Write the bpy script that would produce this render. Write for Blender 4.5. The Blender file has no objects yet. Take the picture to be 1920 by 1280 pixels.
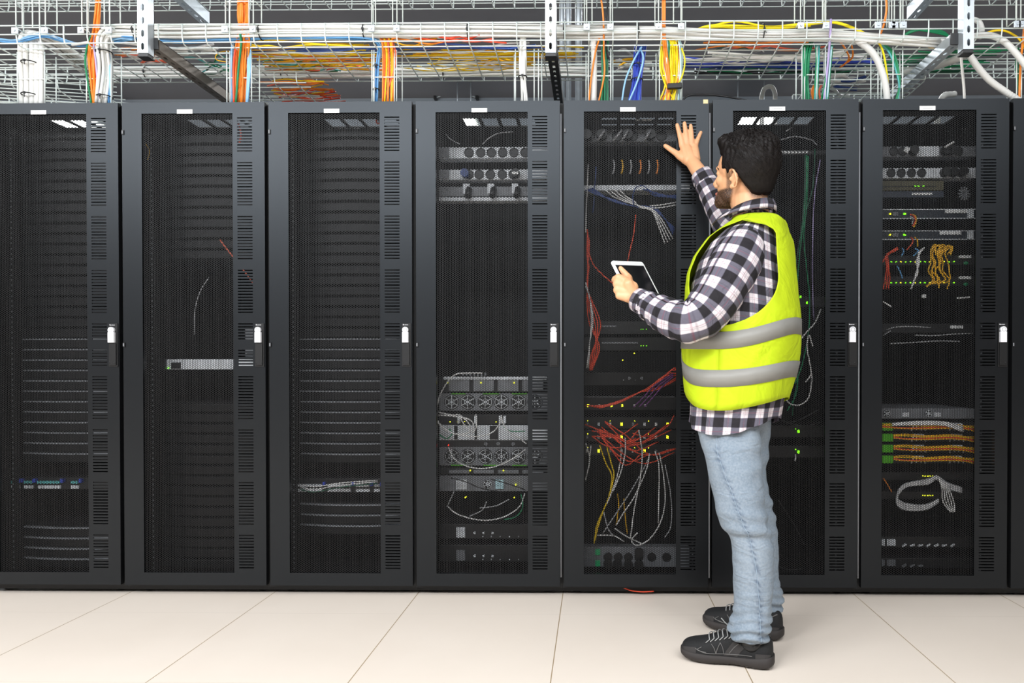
import bpy, math, random
import numpy as np
from mathutils import Vector, Matrix, noise

random.seed(7)
SC = bpy.context.scene
COL = SC.collection
PI = math.pi
R = math.radians

# ------------------------------------------------------------------ camera model (fitted to the photograph, 1920x1280)
F, CX, CY, YAW, PIT, HC = 1341.0, 1096.5, 702.4, 0.0134, 0.0098, 0.9334
RX0, RY, RTOP, RBOT = -1.9231, 2.8954, 2.0113, 0.045      # rack row: first full rack's left edge, door plane, top, bottom
TX0, TY0 = -1.3301, 2.6971                                 # floor tile joints


def P(u, v, Y):
    """the point seen at (u, v) that lies in the plane y = Y"""
    a = (u - CX) / F
    b = -(v - CY) / F
    y = math.cos(PIT) + b * math.sin(PIT)
    z = b * math.cos(PIT) - math.sin(PIT)
    X = a * math.cos(YAW) - y * math.sin(YAW)
    W = a * math.sin(YAW) + y * math.cos(YAW)
    k = Y / W
    return Vector((X * k, Y, HC + z * k))


def Z(v, Y):
    return P(1096, v, Y).z


def X(u, Y):
    return P(u, 689, Y).x


# ------------------------------------------------------------------ materials
def lin(c):
    c = c / 255.0
    return c / 12.92 if c <= 0.04045 else ((c + 0.055) / 1.055) ** 2.4


def rgb(t):
    return (lin(t[0]), lin(t[1]), lin(t[2]), 1.0)


def nodes(m):
    m.use_nodes = True
    nt = m.node_tree
    return nt, nt.nodes, nt.links, nt.nodes['Principled BSDF']


def mat(name, c, rough=0.5, metal=0.0, var=0.05, scale=30.0, bump=0.0, emit=None, coat=0.0, spec=0.5, trans=0.0):
    m = bpy.data.materials.new(name)
    nt, N, L, b = nodes(m)
    b.inputs['Roughness'].default_value = rough
    b.inputs['Metallic'].default_value = metal
    b.inputs['Specular IOR Level'].default_value = spec
    if coat:
        b.inputs['Coat Weight'].default_value = coat
    tc = N.new('ShaderNodeTexCoord')
    nz = N.new('ShaderNodeTexNoise')
    nz.inputs['Scale'].default_value = scale
    nz.inputs['Detail'].default_value = 3
    L.new(tc.outputs['Object'], nz.inputs['Vector'])
    mx = N.new('ShaderNodeMix')
    mx.data_type = 'RGBA'
    base = rgb(c)
    mx.inputs['A'].default_value = tuple(x * (1 - var) for x in base[:3]) + (1,)
    mx.inputs['B'].default_value = tuple(min(1, x * (1 + var)) for x in base[:3]) + (1,)
    L.new(nz.outputs['Fac'], mx.inputs['Factor'])
    L.new(mx.outputs['Result'], b.inputs['Base Color'])
    if bump:
        bp = N.new('ShaderNodeBump')
        bp.inputs['Strength'].default_value = bump
        bp.inputs['Distance'].default_value = 0.002
        L.new(nz.outputs['Fac'], bp.inputs['Height'])
        L.new(bp.outputs['Normal'], b.inputs['Normal'])
    if emit:
        b.inputs['Emission Color'].default_value = rgb(c)
        b.inputs['Emission Strength'].default_value = emit
    return m


def mathn(N, L, op, a, b=None, c=None):
    n = N.new('ShaderNodeMath')
    n.operation = op
    for i, x in enumerate((a, b, c)):
        if x is None:
            continue
        if isinstance(x, (int, float)):
            n.inputs[i].default_value = x
        else:
            L.new(x, n.inputs[i])
    return n.outputs[0]


def mixn(N, L, fac, a, b):
    n = N.new('ShaderNodeMix')
    n.data_type = 'RGBA'
    for k, x in (('Factor', fac), ('A', a), ('B', b)):
        if isinstance(x, (int, float, tuple)):
            n.inputs[k].default_value = x
        else:
            L.new(x, n.inputs[k])
    return n.outputs['Result']


# ------------------------------------------------------------------ mesh builder
class MB:
    def __init__(self):
        self.v, self.f, self.s, self.uv, self.m = [], [], [], [], []

    def quad(self, pts, smooth=False, uv=None, mi=0):
        n = len(self.v)
        self.v += [tuple(p) for p in pts]
        self.f.append(tuple(range(n, n + len(pts))))
        self.s.append(smooth)
        self.uv.append(uv)
        self.m.append(mi)

    def face(self, idx, smooth=False, uv=None, mi=0):
        self.f.append(tuple(idx))
        self.s.append(smooth)
        self.uv.append(uv)
        self.m.append(mi)

    def box(self, lo, hi, M=None, mi=0):
        (x0, y0, z0), (x1, y1, z1) = lo, hi
        n = len(self.v)
        c = [(x0, y0, z0), (x1, y0, z0), (x1, y1, z0), (x0, y1, z0), (x0, y0, z1), (x1, y0, z1), (x1, y1, z1), (x0, y1, z1)]
        if M is not None:
            c = [tuple(M @ Vector(p)) for p in c]
        self.v += c
        for q in ((0, 3, 2, 1), (4, 5, 6, 7), (0, 1, 5, 4), (1, 2, 6, 5), (2, 3, 7, 6), (3, 0, 4, 7)):
            self.face([n + i for i in q], mi=mi)
        return self

    def rings(self, rs, closed=True, cap=True, smooth=True, uvs=None, mi=0):
        """loft through rings (lists of points of equal length)"""
        n0 = len(self.v)
        k = len(rs[0])
        for r in rs:
            self.v += [tuple(p) for p in r]
        m = k if closed else k - 1
        for i in range(len(rs) - 1):
            for j in range(m):
                a, b = n0 + i * k + j, n0 + i * k + (j + 1) % k
                uv = None
                if uvs is not None:
                    uv = (uvs[i][j], uvs[i][j + 1], uvs[i + 1][j + 1], uvs[i + 1][j])
                self.face((a, b, b + k, a + k), smooth, uv, mi)
        if cap and closed:
            self.face([n0 + j for j in range(k)][::-1], False, None, mi)
            self.face([n0 + (len(rs) - 1) * k + j for j in range(k)], False, None, mi)
        return self

    def tube(self, pts, r, n=8, cap=True, mi=0, flat=1.0, disp=None, round_end=False):
        pts = [Vector(p) for p in pts]
        rr = [r] * len(pts) if isinstance(r, (int, float)) else list(r)
        fr = frames(pts)
        rs, uvs = [], []
        ln = 0
        for i, p in enumerate(pts):
            if i:
                ln += (p - pts[i - 1]).length
            a, b = fr[i]
            ring, uv = [], []
            for j in range(n):
                t = 2 * PI * j / n
                q = rr[i] + (disp(t, ln, i / (len(pts) - 1)) if disp else 0.0)
                ring.append(p + a * (math.cos(t) * q) + b * (math.sin(t) * q * flat))
            ravg = sum(rr) / len(rr)
            for j in range(n + 1):
                uv.append((2 * PI * j / n * ravg, ln))
            rs.append(ring)
            uvs.append(uv)
        self.rings(rs, True, cap, True, uvs, mi)
        return self

    def cyl(self, a, b, r, n=12, r2=None, mi=0):
        a, b = Vector(a), Vector(b)
        d = (b - a).normalized()
        u = d.orthogonal().normalized()
        w = d.cross(u)
        r2 = r if r2 is None else r2
        self.rings([[p + u * (math.cos(2 * PI * j / n) * q) + w * (math.sin(2 * PI * j / n) * q) for j in range(n)] for p, q in ((a, r), (b, r2))], mi=mi)
        return self

    def ell(self, c, rad, M=None, n=16, m=10, mi=0):
        """ellipsoid; M: 3x3 orientation"""
        c = Vector(c)
        rs = []
        for i in range(1, m):
            t = PI * i / m
            ring = []
            for j in range(n):
                p = 2 * PI * j / n
                q = Vector((rad[0] * math.sin(t) * math.cos(p), rad[1] * math.sin(t) * math.sin(p), -rad[2] * math.cos(t)))
                ring.append(c + (M @ q if M is not None else q))
            rs.append(ring)
        n0 = len(self.v)
        self.rings(rs, True, False, True, None, mi)
        q0, q1 = Vector((0, 0, -rad[2])), Vector((0, 0, rad[2]))
        self.v.append(tuple(c + (M @ q0 if M is not None else q0)))
        self.v.append(tuple(c + (M @ q1 if M is not None else q1)))
        e = len(self.v)
        top = n0 + (m - 2) * n
        for j in range(n):
            self.face((n0 + (j + 1) % n, n0 + j, e - 2), True, None, mi)
            self.face((top + j, top + (j + 1) % n, e - 1), True, None, mi)
        return self

    def caps(self, pts, r, n=12):
        """chain of tapered capsules, closed solids that overlap"""
        pts = [Vector(p) for p in pts]
        rr = [r] * len(pts) if isinstance(r, (int, float)) else list(r)
        for p, q in zip(pts, rr):
            self.ell(p, (q, q, q), None, n, 8)
        for i in range(len(pts) - 1):
            if (pts[i + 1] - pts[i]).length > 1e-5:
                self.cyl(pts[i], pts[i + 1], rr[i], n, rr[i + 1])
        return self

    def mesh(self, name):
        me = bpy.data.meshes.new(name)
        me.from_pydata(self.v, [], self.f)
        me.polygons.foreach_set('use_smooth', self.s)
        if any(self.m):
            me.polygons.foreach_set('material_index', self.m)
        if any(u is not None for u in self.uv):
            ul = me.uv_layers.new(name='UVMap')
            flat = []
            for f, u in zip(self.f, self.uv):
                if u is None:
                    flat += [0.0, 0.0] * len(f)
                else:
                    for q in u:
                        flat += [q[0], q[1]]
            ul.data.foreach_set('uv', flat)
        me.update()
        return me

    def build(self, name, m, parent=None, bevel=0.0, loc=None):
        me = self.mesh(name)
        for q in (m if isinstance(m, (list, tuple)) else [m]):
            me.materials.append(q)
        o = bpy.data.objects.new(name, me)
        COL.objects.link(o)
        if parent is not None:
            o.parent = parent
        if loc is not None:
            o.location = loc
        if bevel:
            md = o.modifiers.new('bevel', 'BEVEL')
            md.width = bevel
            md.segments = 2
            md.limit_method = 'ANGLE'
        return o


def frames(pts):
    """rotation-minimising frames along a polyline"""
    n = len(pts)
    T = []
    for i in range(n):
        d = pts[min(i + 1, n - 1)] - pts[max(i - 1, 0)]
        T.append(d.normalized() if d.length > 1e-9 else Vector((0, 0, 1)))
    a = T[0].orthogonal().normalized()
    out = [(a, T[0].cross(a))]
    for i in range(1, n):
        a = a - T[i] * a.dot(T[i])
        a = a.normalized() if a.length > 1e-6 else T[i].orthogonal().normalized()
        out.append((a, T[i].cross(a)))
    return out


def spl(pts, k=6):
    """Catmull-Rom through points (any equal-length tuples)"""
    p = [np.array(q, float) for q in pts]
    if len(p) == 2:
        return [Vector(p[0] + (p[1] - p[0]) * i / k) if len(p[0]) == 3 else p[0] + (p[1] - p[0]) * i / k for i in range(k + 1)]
    q = [2 * p[0] - p[1]] + p + [2 * p[-1] - p[-2]]
    out = []
    for i in range(1, len(q) - 2):
        a, b, c, d = q[i - 1], q[i], q[i + 1], q[i + 2]
        for j in range(k):
            t = j / k
            out.append(0.5 * (2 * b + (c - a) * t + (2 * a - 5 * b + 4 * c - d) * t * t + (3 * b - a - 3 * c + d) * t ** 3))
    out.append(p[-1])
    return [Vector(o) for o in out] if len(out[0]) == 3 else out


def tag(o, label=None, cat=None, group=None, kind=None):
    if label:
        o['label'] = label
    if cat:
        o['category'] = cat
    if group:
        o['group'] = group
    if kind:
        o['kind'] = kind
    return o


def empty(name, loc=(0, 0, 0), rz=0.0):
    o = bpy.data.objects.new(name, None)
    COL.objects.link(o)
    o.location = loc
    o.rotation_euler = (0, 0, rz)
    o.empty_display_size = 0.05
    return o


def copy_tree(o, parent=None):
    c = o.copy()
    COL.objects.link(c)
    if parent is not None:
        c.parent = parent
    for ch in list(o.children):
        copy_tree(ch, c)
    return c


def remesh(mb, voxel, smooth_it=3, fac=0.5):
    """union of overlapping solids as one skin (voxel remesh, evaluated to plain mesh data)"""
    me = mb.mesh('union')
    o = bpy.data.objects.new('union', me)
    COL.objects.link(o)
    md = o.modifiers.new('r', 'REMESH')
    md.mode = 'VOXEL'
    md.voxel_size = voxel
    md.use_smooth_shade = True
    if smooth_it:
        sm = o.modifiers.new('s', 'SMOOTH')
        sm.factor = fac
        sm.iterations = smooth_it
    dg = bpy.context.evaluated_depsgraph_get()
    res = bpy.data.meshes.new_from_object(o.evaluated_get(dg))
    bpy.data.objects.remove(o)
    return res


def fbm(x, y, z, s=1.0, oct_=3):
    return noise.fractal(Vector((x * s, y * s, z * s)), 1.0, 2.0, oct_)
# ------------------------------------------------------------------ shared materials
M = {}
M['rack'] = mat('powder_coated_steel', (14, 14, 15), 0.37, 0.0, 0.06, 60, 0.03, spec=0.42)
M['rack_dark'] = mat('black_steel', (14, 14, 15), 0.6, 0.0, 0.06, 40)
M['mesh'] = mat('perforated_black_sheet', (20, 20, 21), 0.5, 0.0, 0.05, 60, spec=0.3)
M['blackplastic'] = mat('black_plastic', (22, 22, 23), 0.4, 0.0, 0.05, 80)
M['whiteplastic'] = mat('white_plastic', (236, 236, 240), 0.35, 0.0, 0.02, 50)
M['label'] = mat('paper_label', (238, 238, 236), 0.7, 0.0, 0.03, 200)
M['print'] = mat('label_print', (150, 150, 152), 0.8)
M['note'] = mat('cream_note', (228, 208, 160), 0.7, 0.0, 0.05, 90)
M['chrome'] = mat('brushed_metal', (190, 190, 196), 0.3, 0.9, 0.06, 80)
M['zinc'] = mat('galvanised_steel', (196, 204, 210), 0.38, 0.55, 0.16, 35)
M['wire'] = mat('zinc_plated_wire', (232, 242, 238), 0.45, 0.05, 0.05, 60)
M['silver'] = mat('silver_chassis', (226, 229, 233), 0.4, 0.0, 0.06, 30)
M['greychassis'] = mat('grey_chassis', (124, 126, 130), 0.5, 0.0, 0.08, 30)
M['server'] = mat('black_bezel', (14, 14, 16), 0.42, 0.0, 0.06, 50, spec=0.3)
M['darkunit'] = mat('dark_unit', (20, 20, 22), 0.45, 0.0, 0.06, 50)
M['socket'] = mat('socket_black', (14, 14, 15), 0.4)
M['fanblade'] = mat('fan_black', (18, 18, 20), 0.5)
M['greenled'] = mat('green_plastic', (70, 150, 20), 0.4, emit=0.25)
M['ledg'] = mat('lit_green_diode', (120, 255, 20), 0.4, emit=2.5)
M['ledy'] = mat('lit_yellow_diode', (235, 240, 40), 0.4, emit=2.5)
M['ledr'] = mat('lit_red_diode', (255, 50, 30), 0.4, emit=2.5)
M['switchg'] = mat('green_rocker', (10, 120, 70), 0.3, emit=0.5)
M['tie'] = mat('black_cable_tie', (12, 12, 13), 0.5)


def cabmat(nm, c):
    return mat('cable_' + nm, c, 0.42, 0.0, 0.08, 14, 0.0)


CM = {k: cabmat(k, c) for k, c in dict(
    white=(232, 230, 228), grey=(168, 168, 170), orange=(250, 140, 40), red=(236, 78, 44), yellow=(250, 208, 0), gold=(246, 184, 14),
    lemon=(250, 226, 0), blue=(70, 110, 205), lightblue=(150, 200, 240), sky=(96, 160, 215), navy=(40, 66, 130), royal=(52, 76, 190), green=(16, 132, 84),
    darkgreen=(14, 84, 58), teal=(90, 178, 178), cyan=(196, 232, 240), purple=(188, 170, 220), violet=(120, 60, 130), black=(20, 20, 22), coral=(240, 110, 80)).items()}
CM['sleeve'] = cabmat('sleeve', (226, 226, 222))


# ------------------------------------------------------------------ the room
def floor_material():
    m = bpy.data.materials.new('raised_floor_tiles')
    nt, N, L, b = nodes(m)
    g = N.new('ShaderNodeNewGeometry')
    sp = N.new('ShaderNodeSeparateXYZ')
    L.new(g.outputs['Position'], sp.inputs[0])
    fx = mathn(N, L, 'FRACT', mathn(N, L, 'DIVIDE', mathn(N, L, 'SUBTRACT', sp.outputs[0], TX0 - 60 * 0.6), 0.6))
    fy = mathn(N, L, 'FRACT', mathn(N, L, 'DIVIDE', mathn(N, L, 'SUBTRACT', sp.outputs[1], TY0 - 60 * 0.6), 0.6))

    def near(fr, w):
        d = mathn(N, L, 'MINIMUM', fr, mathn(N, L, 'SUBTRACT', 1.0, fr))
        return mathn(N, L, 'LESS_THAN', d, w / 0.6)
    jx = near(fx, 0.0016)
    jy = near(fy, 0.0008)
    nz = N.new('ShaderNodeTexNoise')
    nz.inputs['Scale'].default_value = 2.3
    nz.inputs['Detail'].default_value = 4
    L.new(g.outputs['Position'], nz.inputs['Vector'])
    c0 = mixn(N, L, nz.outputs['Fac'], rgb((222, 209, 195)), rgb((234, 222, 209)))
    # each joint line differs a little in how dirty it is
    nj = N.new('ShaderNodeTexNoise')
    nj.inputs['Scale'].default_value = 1.1
    L.new(g.outputs['Position'], nj.inputs['Vector'])
    jc = mixn(N, L, nj.outputs['Fac'], rgb((120, 96, 60)), rgb((190, 170, 140)))
    c1 = mixn(N, L, jx, c0, jc)
    c2 = mixn(N, L, mathn(N, L, 'MULTIPLY', jy, 0.55), c1, rgb((190, 178, 164)))
    L.new(c2, b.inputs['Base Color'])
    b.inputs['Roughness'].default_value = 0.38
    return m


def slab(name, lo, hi, m):
    o = MB().box(lo, hi).build(name, m)
    o['kind'] = 'structure'
    return o


WX0, WX1, WY0, WY1, WZ = -8.0, 7.0, -3.2, 6.55, 3.4
slab('floor', (WX0, WY0, -0.06), (WX1, WY1, 0.0), floor_material())
slab('ceiling', (WX0, WY0, WZ), (WX1, WY1, WZ + 0.05), mat('dark_ceiling', (112, 112, 117), 0.8, 0, 0.12, 2.0))
slab('wall_back', (WX0, WY1, 0), (WX1, WY1 + 0.05, WZ), mat('pale_blue_grey_wall', (150, 160, 170), 0.7, 0, 0.06, 3))
slab('wall_front', (WX0, WY0 - 0.05, 0), (WX1, WY0, WZ), mat('dark_front_wall', (64, 65, 70), 0.7, 0, 0.03, 3))
slab('wall_left', (WX0 - 0.05, WY0, 0), (WX0, WY1, WZ), mat('white_wall_side', (214, 214, 212), 0.7, 0, 0.03, 3))
slab('wall_right', (WX1, WY0, 0), (WX1 + 0.05, WY1, WZ), mat('grey_wall_side', (196, 196, 196), 0.7, 0, 0.03, 3))


def area(name, loc, sx, sy, power, col=(1, 1, 1), rot=(0, 0, 0)):
    ld = bpy.data.lights.new(name, 'AREA')
    ld.shape = 'RECTANGLE'
    ld.size, ld.size_y = sx, sy
    ld.energy = power
    ld.color = col
    o = bpy.data.objects.new(name, ld)
    COL.objects.link(o)
    o.location = loc
    o.rotation_euler = rot
    return o


# the aisle's ceiling lamps
for x, w in ((-4.2, 16), (-2.5, 18), (-0.8, 18), (0.9, 16), (2.6, 10)):
    area('aisle_lamp', (x, 0.55, WZ - 0.03), 1.2, 0.6, w, (0.97, 0.985, 1.0))
for x, w in ((-5.2, 90), (-3.5, 110), (-1.8, 110), (-0.1, 84), (1.6, 54), (3.3, 30)):
    area('rear_aisle_lamp', (x, -1.15, WZ - 0.09), 1.3, 0.9, w, (0.93, 0.965, 1.0), (R(13), 0, 0))
for x in (-2.4, 0.0, 2.2):
    area('next_aisle_lamp', (x, 5.0, WZ - 0.03), 1.2, 0.4, 34, (0.96, 0.985, 1.0))

# luminaires in the next aisle, seen through the openings in the rack tops
lum = mat('lit_diffuser', (250, 255, 250), 0.5, emit=6.0)
for (u0, u1, lab) in ((95, 190, 'lit white ceiling luminaire seen through the top of the leftmost rack'),
                      (850, 892, 'small lit ceiling luminaire seen through the top of the rack with fans'),
                      (1366, 1448, "lit ceiling luminaire seen through the rack top above the man's hair")):
    x0, x1 = X(u0, 6.2), X(u1, 6.2)
    r = empty('ceiling_luminaire', ((x0 + x1) / 2, 6.2, 3.05))
    hw = (x1 - x0) / 2
    MB().box((-hw - 0.02, -0.27, 0.01), (hw + 0.02, 0.27, 0.07)).build('housing', M['wire'], r)
    MB().box((-hw, -0.25, 0.0), (hw, 0.25, 0.012)).build('diffuser', lum, r)
    MB().cyl((-hw * 0.6, 0, 0.07), (-hw * 0.6, 0, WZ - 3.05), 0.005, 8).cyl((hw * 0.6, 0, 0.07), (hw * 0.6, 0, WZ - 3.05), 0.005, 8).build('suspension_rod', M['zinc'], r)
    tag(r, lab, 'ceiling light', 'luminaires in the next aisle')

cam_d = bpy.data.cameras.new('camera')
cam_d.sensor_fit = 'HORIZONTAL'
cam_d.sensor_width = 36.0
cam_d.lens = 36.0 * F / 1920.0
cam_d.shift_x = (960.0 - CX) / 1920.0
cam_d.shift_y = (CY - 640.0) / 1920.0
cam_d.clip_start = 0.05
cam = bpy.data.objects.new('camera', cam_d)
COL.objects.link(cam)
cam.location = (0, 0, HC)
cam.rotation_euler = (PI / 2 - PIT, 0, YAW)
SC.camera = cam

w = bpy.data.worlds.new('world')
SC.world = w
w.use_nodes = True
w.node_tree.nodes['Background'].inputs[0].default_value = (0.02, 0.02, 0.02, 1)
SC.view_settings.view_transform = 'Standard'
SC.view_settings.look = 'None'
SC.view_settings.gamma = 1.0
SC.view_settings.use_curve_mapping = False
SC.view_settings.exposure = 0.35
# ------------------------------------------------------------------ server racks
M['rack'].node_tree.nodes['Principled BSDF'].inputs['Specular Tint'].default_value = (0.84, 0.92, 1.0, 1.0)      # bluish sheen of the paint
DW, DT = 0.5835, 0.022          # door width, thickness
MX0, MX1 = 0.0805, 0.4530       # perforated window (from the door's left edge)
SX0, SX1 = 0.472, 0.533         # louvre slots


def zv(v):                      # photo row on the door plane of the third rack -> height
    return RTOP - (v - 190.5) * (RTOP - RBOT) / 906.0


MZ0, MZ1 = zv(1073), zv(211)
SLOTS = []
for a, b, n in ((219.9, 281.5, 12), (303.4, 382, 15), (404, 482.6, 15), (504.5, 583, 15), (604.8, 632.8, 6), (654.5, 682.5, 6), (704, 782.4, 15), (804, 882.6, 15), (903, 981, 15), (1002.5, 1063.5, 12)):
    for i in range(n):
        SLOTS.append(zv(a + (b - a) * i / (n - 1)))


def perforated(x0, x1, z0, z1, pitch, k, th):
    """sheet of hexagonal cells, each with a hexagonal hole; columns run vertically"""
    mb = MB()
    dx = pitch * math.sqrt(3) / 2
    ro = pitch / math.sqrt(3)
    nx = int((x1 - x0) / dx)
    nz = int((z1 - z0) / pitch)
    sx = (x1 - x0) / (nx * dx)
    sz = (z1 - z0) / (nz * pitch)
    key = {}

    def vert(x, y, z):
        q = (round(x, 5), round(y, 4), round(z, 5))
        if q not in key:
            key[q] = len(mb.v)
            mb.v.append((x, y, z))
        return key[q]
    hx = [(math.cos(PI / 3 * j), math.sin(PI / 3 * j)) for j in range(6)]
    for i in range(nx):
        for j in range(nz + (i % 2)):
            cx = (i + 0.5) * dx
            cz = (j + (0.5 if i % 2 == 0 else 0.0)) * pitch
            o = [vert(x0 + (cx + ro * a) * sx, 0, min(max(z0 + (cz + ro * b) * sz, z0), z1)) for a, b in hx]
            inn = [(x0 + (cx + ro * k * a) * sx, min(max(z0 + (cz + ro * k * b) * sz, z0), z1)) for a, b in hx]
            f = [vert(a, 0, b) for a, b in inn]
            g = [vert(a, th, b) for a, b in inn]
            for q in range(6):
                w = (q + 1) % 6
                mb.face((o[q], o[w], f[w], f[q]))
                mb.face((f[q], f[w], g[w], g[q]))
    return mb


def make_rack():
    root = empty('server_rack', (0, 0, 0))
    # ---- frame: everything behind the door
    f = MB()
    a0, a1 = -0.0080, 0.5915
    dep = 1.0
    f.box((a0, 0.03, 0.03), (a0 + 0.003, dep, RTOP - 0.006))
    f.box((a1 - 0.003, 0.03, 0.03), (a1, dep, RTOP - 0.006))
    f.box((a0, dep - 0.01, 0.03), (a1, dep, RTOP - 0.006))
    f.box((a0, 0.03, 0.03), (a1, dep, 0.05))
    f.box((a0 + 0.003, 0.03, 0.05), (a0 + 0.035, 0.06, RTOP - 0.006))
    f.box((a1 - 0.035, 0.03, 0.05), (a1 - 0.003, 0.06, RTOP - 0.006))
    f.box((a0 + 0.035, 0.03, RTOP - 0.05), (a1 - 0.035, 0.06, RTOP - 0.006))
    # top panel with four cable openings
    zt0, zt1 = RTOP - 0.006, RTOP - 0.001
    oy0, oy1 = 0.165, 0.292
    xs = [a0, 0.155, 0.221, 0.236, 0.302, 0.317, 0.383, 0.398, 0.464, a1]
    f.box((a0, 0.03, zt0), (a1, oy0, zt1))
    f.box((a0, oy1, zt0), (a1, dep, zt1))
    for i in range(0, len(xs), 2):
        f.box((xs[i], oy0, zt0), (xs[i + 1], oy1, zt1))
    # 19-inch mounting rails with a row of nuts
    f.build('frame', M['rack_dark'], root)
    for x in (0.046, 0.530):
        r = MB().box((x, 0.11, 0.06), (x + 0.012, 0.135, RTOP - 0.06))
        for i in range(0, 84):
            z = 0.08 + i * 0.0222
            r.box((x + 0.003, 0.1085, z), (x + 0.009, 0.11, z + 0.008), mi=1)
        r.build('mounting_rail', [M['rack_dark'], M['greychassis']], root)
    for x in (0.05, 0.53):
        for y in (0.10, 0.92):
            MB().cyl((x, y, 0.0), (x, y, 0.012), 0.024, 14).cyl((x, y, 0.012), (x, y, 0.03), 0.012, 12).build('levelling_foot', M['blackplastic'], root)
    # bottom plinth, set back
    MB().box((a0, 0.05, 0.012), (a1, 0.07, 0.05)).build('plinth', M['rack_dark'], root)
    # ---- door
    d = MB()
    d.box((0, 0, RBOT), (MX0, DT, RTOP))
    d.box((MX0, 0, MZ1), (DW, DT, RTOP))
    d.box((MX0, 0, RBOT), (DW, DT, MZ0))
    d.box((MX1, 0, MZ0), (SX0, 0.004, MZ1))
    d.box((SX1, 0, MZ0), (DW, DT, MZ1))
    hs = 0.0024
    zz = [MZ0]
    for z in sorted(SLOTS):
        zz += [z - hs, z + hs]
    zz.append(MZ1)
    for i in range(0, len(zz), 2):
        d.box((SX0, 0, zz[i]), (SX1, 0.004, zz[i + 1]))
    door = d.build('door', M['rack'], root)
    perforated(MX0 - 0.002, MX1 + 0.002, MZ0 - 0.002, MZ1 + 0.002, 0.00775, 0.77, 0.0012).build('mesh_panel', M['mesh'], door, loc=(0, 0.006, 0))
    # swing handle in its recess
    hp = MB()
    hx0, hx1, hz0, hz1 = 0.5425, 0.5795, zv(685), zv(604)
    hp.box((hx0, -0.004, hz0), (hx1, 0.0, hz1))
    hp.box((hx0 + 0.004, -0.009, hz0 + 0.006), (hx1 - 0.005, -0.003, zv(641)))
    for x in (hx0 + 0.006, hx1 - 0.010):
        hp.cyl((x, -0.0105, zv(678)), (x, -0.008, zv(678)), 0.003, 10)
    handle = hp.build('swing_handle', M['blackplastic'], door, bevel=0.0015)
    lv = MB()
    lx = 0.5585
    lv.box((lx - 0.0125, -0.016, zv(640)), (lx + 0.0125, -0.004, zv(620.5)))
    lv.cyl((lx, -0.0165, zv(616.5)), (lx, -0.004, zv(616.5)), 0.0122, 24)
    lv.box((lx - 0.008, -0.016, zv(621)), (lx + 0.008, -0.004, zv(617)))
    tag(lv.build('lever', M['whiteplastic'], handle if False else door, bevel=0.001), 'white lever with a round lock cover')
    lk = MB()
    lk.rings([[(lx + math.cos(t) * r, -0.0172 if k in (1, 2) else -0.0160, zv(616.5) + math.sin(t) * r) for t in [2 * PI * j / 24 for j in range(24)]] for k, r in enumerate((0.0078, 0.0078, 0.0068, 0.0068))], cap=False)
    lk.build('lock_cover', M['greychassis'], door)
    mk = MB()      # tiny maker's mark above the lever
    for i, (w, h) in enumerate(((0.003, 0.0032), (0.002, 0.002), (0.0022, 0.002), (0.002, 0.0024), (0.0024, 0.002), (0.002, 0.002))):
        x = lx - 0.0115 + i * 0.0038
        mk.box((x, -0.0046, zv(607.5)), (x + w, -0.004, zv(607.5) + h))
    mk.build('emblem', M['whiteplastic'], door)
    # hinge blocks on the left edge
    for v in (246, 644):
        MB().box((0.0005, -0.004, zv(v) - 0.009), (0.0085, 0.004, zv(v) + 0.009)).box((0.0015, -0.0046, zv(v) - 0.006), (0.006, -0.004, zv(v) + 0.006), mi=1).build('hinge', [M['blackplastic'], M['greychassis']], door)
    # paper strip above the window
    lb = MB().box((0.2265, -0.001, zv(211.5)), (0.2895, 0.0, zv(203.8)))
    lab = lb.build('name_strip', M['label'], door)
    pr = MB()
    for i in range(9):
        x = 0.240 + i * 0.0042
        pr.box((x, -0.0013, zv(208.3)), (x + 0.0026, -0.001, zv(207.2)))
    pr.build('print', M['print'], door)
    return root


rack_proto = make_rack()
RACK_LABELS = {
    -1: 'black server rack cut off by the left edge, light shining in its top',
    0: 'black mesh-door rack with one lone silver server halfway down',
    1: 'black rack full of curved black servers, beside the rack with white fan rows',
    2: 'black rack with two rows of round fans and white cables behind the mesh',
    3: "black rack with many red cables, touched by the man's raised hand",
    4: "black rack standing directly behind the man's head and vest",
    5: 'black rack with yellow cables and four green blocks low inside',
    6: 'black rack of which only a sliver shows at the right edge',
}
RACKS = {}
for k in range(-1, 7):
    o = rack_proto if k == -1 else copy_tree(rack_proto)
    o.location = (RX0 + 0.6 * k, RY, 0)
    tag(o, RACK_LABELS[k], 'server rack', 'row of black server racks')
    RACKS[k] = o
# slim light hinge bars between the racks on the right
for k in (3, 4, 5):
    MB().cyl((-0.0118, 0.001, zv(1079)), (-0.0118, 0.001, zv(215)), 0.0030, 10).build('hinge_bar', M['greychassis'], RACKS[k])
# ------------------------------------------------------------------ equipment behind the doors
EY = 3.04                       # front plane of the mounted equipment
ORD = {-1: 'leftmost', 0: 'second', 1: 'third', 2: 'fourth', 3: 'fifth', 4: 'sixth', 5: 'seventh'}


def rx(k):
    return RX0 + 0.6 * k


def unit(k, v0, v1, name, m, label, cat, group=None, x0=0.062, x1=0.528, depth=0.55, y=EY, bev=0.0015):
    """a rack-mounted box whose front spans rows v0..v1; origin at its front bottom left"""
    z0, z1 = Z(v1, y), Z(v0, y)
    r = empty(name, (rx(k) + x0, y, z0))
    MB().box((0, 0, 0), (x1 - x0, depth, z1 - z0)).build('chassis', m, r, bevel=bev)
    tag(r, label, cat, group)
    r['h'] = z1 - z0
    r['w'] = x1 - x0
    return r


def lx(k, u, r, y=EY):
    return X(u, y) - r.location.x


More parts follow.
